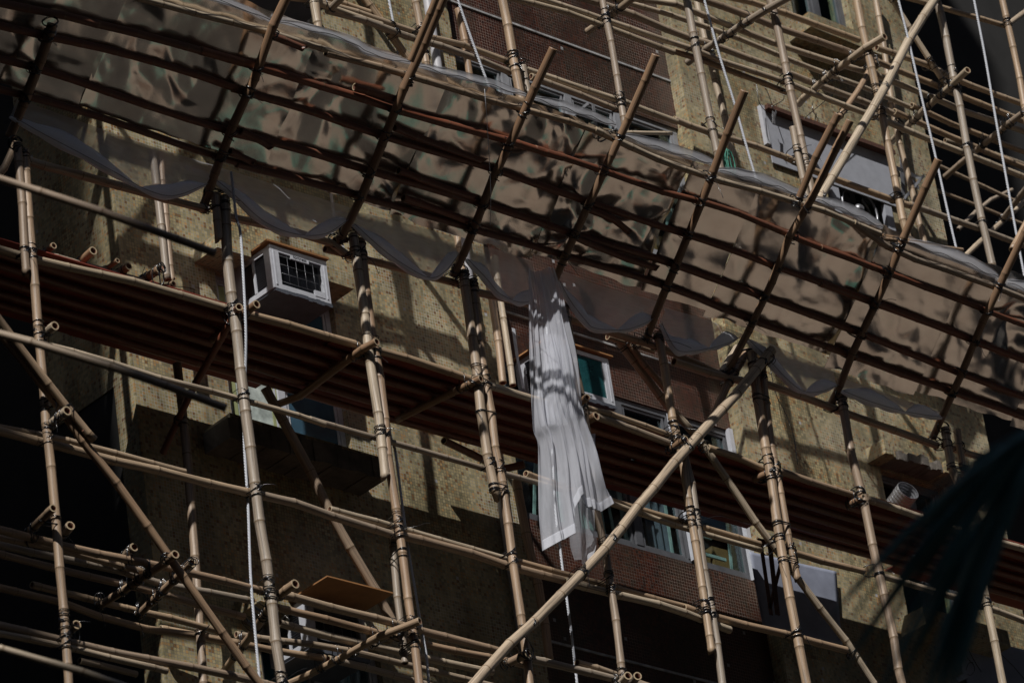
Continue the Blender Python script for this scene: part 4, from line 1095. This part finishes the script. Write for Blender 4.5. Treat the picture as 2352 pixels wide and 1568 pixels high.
# grey sheets at the right
def flat_sheet(pts, thick, m, label, cat='panel', name='metal_sheet', warp=.01):
    """quad given by four world corners"""
    a, b, c_, d = pts; n = 24; V = []; F = []
    for j in range(n+1):
        for i in range(n+1):
            u = i/n; v = j/n; p_ = a.lerp(b, u).lerp(d.lerp(c_, u), v); p_ = p_+Vector((0, warp*noise.noise(p_*2.2), 0)); V.append(p_)
    for j in range(n):
        for i in range(n): k = j*(n+1)+i; F.append([k, k+1, k+n+2, k+n+1])
    o = mesh_obj(name, V, F, m, None, None, True, pts[0]); tag(o, label, cat)
    sd = o.modifiers.new('s', 'SOLIDIFY'); sd.thickness = thick; return o
flat_sheet([q('I', 470, 745, -.06), q('I', 1015, 870, -.06), q('I', 1055, 1330, -.06), q('I', 560, 1230, -.06)], .003, 'blue_sheet', 'bluish grey metal sheet on the wall right of the lower bay window')
flat_sheet([q('P', 815, 1265, -.06), q('P', 1290, 1385, -.06), q('P', 1400, 1800, -.06), q('P', 880, 1700, -.06)], .003, 'blue_sheet', 'bluish grey metal sheet in the bottom right corner')
steel_thing('rusty_bracket', [(q('I', 545, 690, -.3), q('I', 610, 1140, -.3), .04, .01, (1,0,0)), (q('I', 600, 690, -.32), q('I', 650, 1140, -.3), .05, .012, (1,0,0)), (q('I', 690, 740, -.3), q('I', 600, 1100, -.3), .035, .01, (1,0,0)), (q('I', 530, 680, -.3), q('I', 720, 720, -.3), .06, .02, (0,0,1))], 'bundle of dark rusty bracket arms hanging in front of the grey sheet', 'bracket', 'rust')
steel_thing('steel_ladder_rail', [(q('P', 760, 1190, -.3), q('P', 855, 1530, -.3), .05, .02, (1,0,0)), (q('P', 800, 1550, -.3), q('P', 860, 1520, -.3), .05, .02, (0,0,1))], 'pale steel post at bottom right beside the grey sheet', 'post', 'frame')

# ------------------------------------------------------------------ ropes
def rope(sp, pl, label, r=.0105):
    P = P3(sp, pl); _, L = catmull(P, [0]); n = int(L/.012); pts, _ = catmull(P, [L*i/n for i in range(n+1)])
    mb = MB()
    for s_ in range(3):
        line = []
        for i, p_ in enumerate(pts):
            a = 2*PI*(s_/3+i*.012/.075); line.append(p_+Vector((math.cos(a), math.sin(a), 0))*r*.55)
        mb.tube(line, r*.62, 6)
    o = mb.build('hanging_rope', 'rope', None, pts[0]); tag(o, label, 'rope', 'white twisted ropes')
rope('A1450,1080@-1.42 D1480,-60@-1.42 D1508,60@-1.42 D1530,400@-1.42 D1542,700@-1.4 D1537,1000@-1.3 G1530,20 G1555,450 G1572,900 G1600,1250 G1630,1568', -1.2, 'white twisted rope beside the bright front upright near the white air conditioner')
rope('E400,1240 E412,1330 H440,120 H480,420 H520,720 H560,960 H600,1200 H635,1400 H650,1568', -1.18, 'white twisted rope behind the double upright at lower left of centre')
rope('E1390,640 H1440,400 H1478,760 H1510,1000 H1545,1260 H1580,1568', -1.0, 'white twisted rope hanging out below the white net')
rope('B398,-10 B432,170 B468,410', -1.1, 'leftmost white rope at the top, left of the first brown tiles')
rope('B828,-10 B930,280 B1040,580', -1.35, 'white rope hanging in front of the brown tiles at the top')
rope('C188,-10 C280,330 C380,650 C450,900 C535,1190', -1.42, 'white rope hanging left of the grey panel')
rope('C1405,-10 C1470,250 C1560,640 C1640,980 C1720,1340 F1795,250', -1.42, 'white rope hanging along the right corner of the yellow wall')
rope('C1880,-10 C1950,350 C2010,700 C2090,1150 C2150,1480 F2200,330', -1.42, 'rightmost white rope against the dark recess')
mb = MB(); P = P3('B1000,560 B1012,700 B1030,1000 B1040,1200 B1036,1410', 'k-.25'); mb.tube(P, .0028, 5); tag(mb.build('dangling_string', 'rope', None), 'thin grey cord hanging straight down across the middle of the canopy', 'string')
mb = MB(); c = q('C', 340, 1030, -1.2)
for i in range(7):
    pts = []
    for k in range(22):
        a = 2*PI*k/22; w_ = .04+.02*math.sin(i*2.1); pts.append(c+Vector((math.cos(a)*w_+rnd.uniform(-.006, .006), .012*i-.04, math.sin(a)*(.12+.015*(i % 3))+rnd.uniform(-.01, .01))))
    mb.tube(pts, .005, 5, close=True)
tag(mb.build('cord_coil', 'green_rope', None), 'tangled green cord coil tied beside an upright above the canopy edge', 'cord')
for sp, pl, lab in [('L300,-20 L325,140 L400,240 L440,280', -.2, 'black wires'), ('L380,-20 L430,100 L465,215', -.25, 'w'), ('L445,185 L560,120 L565,40', -.25, 'w'), ('L850,130 L840,220 L900,310 L910,385', -.02, 'w')]:
    pass
mb = MB()
for sp, pl in [('L300,-60 L325,140 L400,240 L440,280', -.2), ('L380,-20 L430,100 L465,215', -.25), ('L445,185 L560,120 L565,40', -.25), ('L850,130 L840,220 L900,310 L910,385', -.05), ('L1120,0 L940,150 L760,300', -.3)]:
    pts, _ = catmull(P3(sp, pl), [i*.05 for i in range(60)]); mb.tube([p_ for i, p_ in enumerate(pts) if i == 0 or (p_-pts[i-1]).length > 1e-4], .004, 5)
tag(mb.build('loose_wire', 'tie', None), 'tangle of thin black wires above the grey panel', 'wire')
mb = MB()
for sp, pl in [('P810,1390 P840,1370 P870,1420 P900,1450 P910,1490 P880,1520 P860,1500 P870,1450 P900,1440', -.3), ('P760,1220 P770,1400 P800,1500', -.25), ('P1070,1390 P1150,1470 P1210,1540', -.2), ('P830,1270 P890,1400 P950,1500', -.1)]:
    pts, _ = catmull(P3(sp, pl), [i*.03 for i in range(70)]); mb.tube([p_ for i, p_ in enumerate(pts) if i == 0 or (p_-pts[i-1]).length > 1e-4], .004, 5)
tag(mb.build('loose_wire', 'tie', None), 'looped black wires in front of the bottom right grey sheet', 'wire')
mb = MB()
for sp, pl in [('F605,900 F640,1060 F700,1180 F750,1320 F775,1500', -.12)]:
    pts, _ = catmull(P3(sp, pl), [i*.05 for i in range(40)]); mb.tube([p_ for i, p_ in enumerate(pts) if i == 0 or (p_-pts[i-1]).length > 1e-4], .004, 5)
tag(mb.build('loose_wire', 'tie', None), 'single black wire hanging down the sunlit yellow wall at right', 'wire')

# ------------------------------------------------------------------ nets
def grid_obj(name, rows_, m, label, cat, group=None, parent=None, thick=None):
    nj = len(rows_); ni = len(rows_[0]); V = [p_ for r_ in rows_ for p_ in r_]; F = []
    for j in range(nj-1):
        for i in range(ni-1): a = j*ni+i; F.append([a, a+1, a+ni+1, a+ni])
    o = mesh_obj(name, V, F, m, parent, None, True, V[0] if parent is None else parent_world(parent))
    if label: tag(o, label, cat, group)
    return o
def resample(P, n):
    _, L = catmull(P, [0]); return catmull(P, [L*i/(n-1) for i in range(n)])[0]
def swag(top, bot, label, seed):
    n = 60; T = resample(P3(top, 'k.05'), n); B = resample(P3(bot, -1.36), n); rows_ = []
    J = 16
    for j in range(J+1):
        v = j/J; r_ = []
        for i in range(n):
            u = i/(n-1); p_ = T[i].lerp(B[i], v)
            sag = math.sin(PI*u)*.05*v
            p_ = p_+Vector((0, .05*noise.noise(Vector((u*6, v*2, seed)))*math.sin(PI*min(v*1.2, 1))+sag*0, 0))
            r_.append(p_)
        rows_.append(r_)
    o = grid_obj('draped_net', rows_, 'net_thin', label, 'net', 'net swags under the canopy')
    # gathered hem: a rolled band of folds along the low edge
    rows2 = []
    for j in range(13):
        a = 2*PI*j/12; r_ = []
        for i in range(n):
            u = i/(n-1); lob = math.sin(PI*u/.62)*1.25 if u < .62 else math.sin(PI*(u-.62)/.38); w = .006+.06*abs(lob)**.8*(1+.12*noise.noise(Vector((u*5, seed, 1)))); w2 = .008+.018*abs(lob)
            c_ = B[i]+Vector((0, 0, w*.8)); rr = 1+.25*math.sin(a*5+u*14)
            r_.append(c_+Vector((0, math.cos(a)*w2*rr, math.sin(a)*w*rr)))
        rows2.append(r_)
    grid_obj('gathered_hem', rows2, 'net_dense', None, None, None, o)
    mb = MB(); mb.tube([b_+Vector((0, -.03, .004)) for i, b_ in enumerate(B)], .003, 5); mb.build('hem_cord', 'frame', o)
swag('A110,620 A500,760 A900,900 A1350,1040', 'A60,740 A250,850 A480,970 A700,1090 A910,1205 A1080,1240 A1290,1165', 'first swag of thin white net from the left, dark blue in shade', 1)
swag('A1350,1040 A1700,1150 A2000,1240 A2195,1300', 'A1340,1140 A1450,1230 A1640,1400 A1830,1478 A2020,1480 A2180,1385', 'second swag of thin white net from the left, over yellow tiles', 2)
swag('B220,1330 B500,1400 B800,1480', 'E170,5 E330,150 E480,260 E640,342 E740,300 E835,180', 'third swag of thin white net, left of the hanging net', 3)
swag('E880,110 E1100,160 E1300,230', 'E880,225 E1000,350 E1080,440 E1200,495 E1290,480 E1300,430', 'fourth swag of thin white net, touching the hanging net on its left', 4)
swag('E1470,280 E1700,370 E2090,480', 'E1440,330 E1520,480 E1620,610 E1680,658 E1850,668 E1960,640 E2060,590', 'fifth swag of thin white net, right of the hanging net', 5)
swag('F-60,520 F200,590 F440,690', 'F-90,625 F-40,730 F20,800 F150,795 F300,760 F400,715', 'sixth swag of thin white net, over brown tiles', 6)
swag('F600,740 F800,830 F1000,920', 'F450,725 F560,830 F680,960 F790,1048 F900,1055 F1020,1010', 'seventh swag of thin white net, right of the long diagonal pole', 7)
swag('F1060,960 F1400,1080 F1700,1180', 'F1050,1050 F1200,1110 F1400,1170 F1560,1200 F1680,1215', 'eighth swag of thin white net, rightmost on the yellow wall', 8)
# net rolled along the top edge
def edge_net(sp, w, label, seed):
    P = resample(P3(sp, 'k.03'), 60); rows_ = []
    for j in range(9):
        v = j/8; r_ = []
        for i, p_ in enumerate(P):
            u = i/59; ww = w*(.35+.65*abs(math.sin(PI*u))**.6)*(1+.1*noise.noise(Vector((u*5, 0, seed))))
            a = v*PI*1.1-.3
            r_.append(p_+Vector((0, -.05+math.cos(a)*ww*.5, .03+.95*ww*v+.002*math.sin(v*14+u*5)))+Vector((0, .004*noise.noise(Vector((u*9, v*3, seed))), 0)))
        rows_.append(r_)
    o = grid_obj('edge_net', rows_, 'hem', label, 'net', 'net folded over the canopy edge')
    mb = MB(); mb.tube([p_+Vector((0, -.055, .03+.012*math.sin(i*.35))) for i, p_ in enumerate(P)], .003, 5); mb.build('hem_cord', 'tie', o)
edge_net('A1130,0 A1250,22 A1400,65 A1560,120 A1690,185', .045, 'white net folded over the canopy edge, leftmost stretch', 1)
edge_net('A1720,180 A1900,222 A2195,310 B250,375 B520,440', .05, 'white net folded over the canopy edge, left of the second rafter', 2)
edge_net('B560,455 B800,520 B1000,570 B1240,640', .055, 'white net folded over the canopy edge, under the first brown tiles', 3)
edge_net('B1290,660 B1450,710 B1650,775 B1800,830', .06, 'white net folded over the canopy edge, just before the middle stick', 4)
edge_net('B1850,895 B1950,930 C50,1015 C200,1060 C235,1085', .07, 'white net folded over the canopy edge, below the green cord', 5)
edge_net('C260,1110 C400,1140 C600,1200 C810,1275', .07, 'white net folded over the canopy edge, left of the thick diagonal foot', 6)
edge_net('C870,1290 C1000,1335 C1200,1420 C1290,1470', .07, 'white net folded over the canopy edge, under the exhaust fan', 7)
edge_net('F1450,150 F1600,200 F1800,270 F2010,365', .085, 'white net folded over the canopy edge, between the last two rafters', 8)
edge_net('F2070,400 F2150,425 F2250,470', .09, 'white net folded over the canopy edge, at the right frame edge', 9)
# hanging net
Lf = P3('M592,160 M605,420 M618,800 M632,1200 M655,1568', -1.5)+P3('H1362,60 H1384,300 H1392,520 H1402,715', -1.5)
Rt = P3('M790,180 M850,370 M930,720 M1000,1020 M1075,1350 M1120,1540', -1.5)+P3('H1690,60 H1735,220 H1785,350 H1812,440', -1.5)
n = 90; J = 110
Lc = resample(Lf, J+1); Rc = resample(Rt, J+1)
# where the hem ends along u, as a share of the full length (from photo: notch right of the middle)
def hemv(u):
    pts = [(0, 1.0), (.2, 1.02), (.32, 1.04), (.36, .84), (.44, .70), (.58, .68), (.62, .85), (.72, .92), (.85, 1.0), (1, 1.0)]
    for (a, b), (c_, d) in zip(pts, pts[1:]):
        if a <= u <= c_:
            t_ = (u-a)/(c_-a); return b+(d-b)*t_
    return .7
HT = .38; 
rows_ = []; hem = []
for j in range(J+1):
    v = j/J; r_ = []
    for i in range(n+1):
        u = i/n
        # the last third of the drop ends unevenly
        vv = min(v*(1-(1-hemv(u))*.34), 1.04) if True else v
        f_ = vv*J; k = min(int(f_), J-1); fr = f_-k
        a = Lc[k].lerp(Lc[k+1], fr); b = Rc[k].lerp(Rc[k+1], fr); p_ = a.lerp(b, u)
        am = .018+.03*vv
        ph = u*2*PI*(5.2-1.6*vv)+2.0*noise.noise(Vector((u*2, vv*2.2, 3)))+vv*1.1
        p_ = p_+Vector((0, am*.7*math.sin(ph)*(.5+noise.noise(Vector((u*3, vv*1.5, 8)))) + am*2.2*noise.noise(Vector((u*9+vv*1.5, vv*1.6, 1)))+am*.9*noise.noise(Vector((u*22, vv*3, 4)))+.05*math.sin(u*5+vv*3), 0))
        r_.append(p_)
    rows_.append(r_)
hn = grid_obj('hanging_net', rows_, 'net', 'long white net hanging down from the canopy in the middle of the scaffold', 'net')
rows2 = [[p_+Vector((0, -.006, 0)) for p_ in rows_[J-3]], [p_+Vector((0, -.01, 0)) for p_ in rows_[J]]]
grid_obj('hem', [[p_+Vector((0, -.008, 0)) for p_ in rows_[j]] for j in range(J-4, J+1)], 'hem', None, None, None, hn)
mb = MB(); mb.tube([p_ for p_ in rows_[J]], .004, 5); mb.build('hem_cord', 'frame', hn)
# back layer showing under the notch
Lb = resample(P3('H1480,0 H1520,300 H1540,560 H1550,700 H1575,790', -1.38), 40); Rb = resample(P3('H1700,0 H1690,300 H1680,560 H1690,700 H1650,830', -1.38), 40); rows3 = []
for j in range(40):
    r_ = []
    for i in range(24):
        u = i/23; p_ = Lb[j].lerp(Rb[j], u); r_.append(p_+Vector((0, .025*math.sin(u*9+j*.05), 0)))
    rows3.append(r_)
grid_obj('back_layer', rows3, 'net_thin', None, None, None, hn)
# gathered inner folds that make the middle of the net denser
for (a, b, sd_) in (('M680,210 M720,500 M790,800 M850,1150 M900,1500', 'M800,230 M850,420 M900,800 M980,1150 M1050,1500', 2), ('M700,760 M730,1000 M700,1300 M720,1568', 'M860,760 M900,1000 M900,1300 M960,1568', 5)):
    La = resample(P3(a, -1.44), 50); Ra = resample(P3(b, -1.44), 50); rr = []
    for j in range(50): rr.append([La[j].lerp(Ra[j], i/30)+Vector((0, .03*math.sin(i*.9+sd_+j*.04), 0)) for i in range(31)])
    grid_obj('inner_fold', rr, 'net', None, None, None, hn)

# ------------------------------------------------------------------ palm in the foreground
pb = q('P', 1330, 300, 'd15.5'); 
pt_ = empty('fan_palm', (pb.x+.3, pb.y-.2, 0), 'blurred dark fan palm leaves in the foreground at bottom right', 'palm')
mb = MB(); mb.tube([(pb.x+.3, pb.y-.2, 0), (pb.x+.34, pb.y-.18, 2.2), (pb.x+.3, pb.y-.2, pb.z-.3), (pb.x+.3, pb.y-.2, pb.z-.05)], [.12, .1, .09, .06], 12); mb.build('trunk', 'rust', pt_)
LEAFN = 0
def frond(hub, tips, wid, seed):
    mb = MB(); h = q(*hub)
    base = Vector((pb.x+.3, pb.y-.2, pb.z-.1))
    mb.tube([base, base.lerp(h, .5)+Vector((0, 0, .05)), h], .008, 6)
    tips = tips+[((a_[0], (a_[1]+b_[1])/2+rnd.uniform(-25, 25), (a_[2]+b_[2])/2+rnd.uniform(-30, 30), a_[3]), .8) for (a_, _), (b_, _) in zip(tips, tips[1:])]
    for tp, w in tips:
        w *= .8; t_ = q(*tp); N = 10; n0 = len(mb.v); side = (t_-h).cross(FW).normalized()
        for k in range(N+1):
            s_ = k/N; c_ = h.lerp(t_, s_)+Vector((0, 0, -.05*(s_*s_)+.03*math.sin(PI*s_))); ww = wid*w*(math.sin(PI*min(.12+s_*.88, 1))**.8+.05)
            mb.v += [c_-side*ww+FW*.012, c_, c_+side*ww+FW*.012]
        for k in range(N):
            for e_ in (0, 1): mb.f.append([n0+k*3+e_, n0+k*3+e_+1, n0+k*3+e_+4, n0+k*3+e_+3]); mb.m.append(0); mb.s.append(True)
    return mb.build('palm_leaf', 'leaf', pt_)
frond(('P', 1260, 40, 'd15.3'), [(('P', -20, 1130, 'd15.0'), 1.0), (('P', 60, 1010, 'd15.2'), .8), (('P', 150, 1290, 'd15.1'), 1.1), (('P', 40, 1500, 'd15.2'), .9), (('P', 330, 1420, 'd15.0'), 1.0), (('P', 470, 1300, 'd15.3'), .9)], .017, 1)
frond(('P', 1290, 150, 'd15.8'), [(('P', 560, 1640, 'd15.5'), 1.2), (('P', 640, 1650, 'd15.6'), 1.3), (('P', 720, 1600, 'd15.5'), 1.2), (('P', 800, 1480, 'd15.6'), 1.1), (('P', 400, 1560, 'd15.7'), 1.1), (('P', 860, 1250, 'd15.4'), 1.0), (('P', 250, 1650, 'd15.4'), 1.0)], .019, 2)
frond(('P', 1320, -20, 'd15.5'), [(('P', 380, 900, 'd15.2'), .8), (('P', 560, 780, 'd15.3'), .8), (('P', 300, 640, 'd15.4'), .5), (('P', 780, 900, 'd15.3'), 1.0), (('P', 700, 1150, 'd15.3'), 1.0), (('P', 980, 880, 'd15.3'), .9)], .015, 3)
frond(('P', 1340, 60, 'd15.9'), [(('P', 620, 520, 'd15.7'), .8), (('P', 700, 330, 'd15.7'), .6), (('P', 900, 640, 'd15.7'), .9), (('P', 1050, 700, 'd15.7'), .9), (('P', 760, 620, 'd15.7'), .9), (('P', 860, 380, 'd15.7'), .8)], .016, 4)

# ------------------------------------------------------------------ street setting, partly added to shade and light the place and show in the metal sheets
def structure(name, a, b, m):
    o = MB().box(a, b).build(name, m, None, a); tag(o, None, None, None, 'structure'); return o
structure('ground', (-400, -400, -.3), (400, 400, 0), 'ground')
structure('road', (-400, -24, .0), (400, -9, .004), 'ground')
structure('reflector_square', (15.5, -33, .004), (46, -7, .012), 'reflector_paving')  # bright ground added as a reflector for the metal sheets
for i, (x, y, m, lab) in enumerate([(13.5, -16, 'tealpaint', 'teal'), (19, -26, 'redclay', 'r')]):  # coloured canopies added only to be mirrored in the metal sheets
    o = MB().box((x, y, 2.6), (x+2.6, y+3.0, 2.7)).box((x+.1, y+.1, 0), (x+.2, y+.2, 2.6)).box((x+2.4, y+.1, 0), (x+2.5, y+.2, 2.6)).box((x+.1, y+2.8, 0), (x+.2, y+2.9, 2.6)).box((x+2.4, y+2.8, 0), (x+2.5, y+2.9, 2.6)).build('reflection_canopy', m, None, (x, y, 0))
    tag(o, '%s canopy added outside the frame to tint the sheet reflections' % ('teal' if m == 'tealpaint' else 'red brown'), 'canopy', 'added reflection canopies')
def tower(x0, x1, y0, y1, h, label):  # unseen blocks added to cast shade and cut sky light
    t = empty('shade_tower_block', (x0, y0, 0), label, 'building'); MB().box((x0, y0, 0), (x1, y1, h)).build('wall', 'tower', t)
    mb = MB(); z = 4
    while z < h-3:
        x = x0+1.5
        while x < x1-2: mb.box((x, y1-.02, z), (x+1.4, y1+.03, z+1.5)); x += 3
        y = y0+1.5
        while y < y1-2: mb.box((x1-.02, y, z), (x1+.03, y+1.3, z+1.5)); y += 3
        z += 3.2
    mb.build('window_band', 'dark_fin', t)
tower(-48, -24.6, -15, -8, 52, 'tower block added on the left to shade the facade, outside the frame')
tower(-60, -28, -37, -27, 50, 'unseen block added behind the camera on the left to shade the palm')
tower(12, 90, -46, -34, 90, 'block added across the street to cut sky light, outside the frame')

tower(-150, 11, -72, -60, 50, 'long row of blocks added behind the camera to cut sky light, outside the frame')
tower(-112, -75, -30, 30, 60, 'block added at the far left end of the street to cut sky light, outside the frame')

# ------------------------------------------------------------------ light
sun_dir = Vector((1.42, 1.0, -1.78)).normalized()   # light travels this way
sd = bpy.data.lights.new('sun', 'SUN'); sd.energy = 5; sd.angle = math.radians(.5); sd.color = (1, .965, .92)
so = bpy.data.objects.new('sun', sd); COL.objects.link(so); so.location = (-20, -20, 60)
so.rotation_euler = sun_dir.to_track_quat('-Z', 'Y').to_euler()
w = bpy.data.worlds.new('World'); SC.world = w; w.use_nodes = True
nt = w.node_tree; bg = nt.nodes['Background']; sky = nt.nodes.new('ShaderNodeTexSky'); sky.sky_type = 'NISHITA'; sky.sun_disc = False
el = math.asin(-sun_dir.z); sky.sun_elevation = el; sky.sun_rotation = math.atan2(-sun_dir.x, -sun_dir.y)
nt.links.new(sky.outputs[0], bg.inputs[0]); bg.inputs[1].default_value = .05

cd = bpy.data.cameras.new('camera'); co = bpy.data.objects.new('camera', cd); COL.objects.link(co)
co.matrix_world = Matrix.Translation(CAM) @ Matrix((RI, UP, -FW)).transposed().to_4x4()
cd.sensor_width = 36; cd.lens = f_px/2352*36; cd.clip_end = 1000; cd.clip_start = .5
cd.dof.use_dof = True; cd.dof.focus_distance = 38.6; cd.dof.aperture_fstop = 3.2
SC.camera = co
SC.view_settings.view_transform = 'Standard'; SC.view_settings.look = 'None'; SC.view_settings.gamma = 1; SC.view_settings.exposure = 0
SC.cycles.max_bounces = 8; SC.cycles.transparent_max_bounces = 16
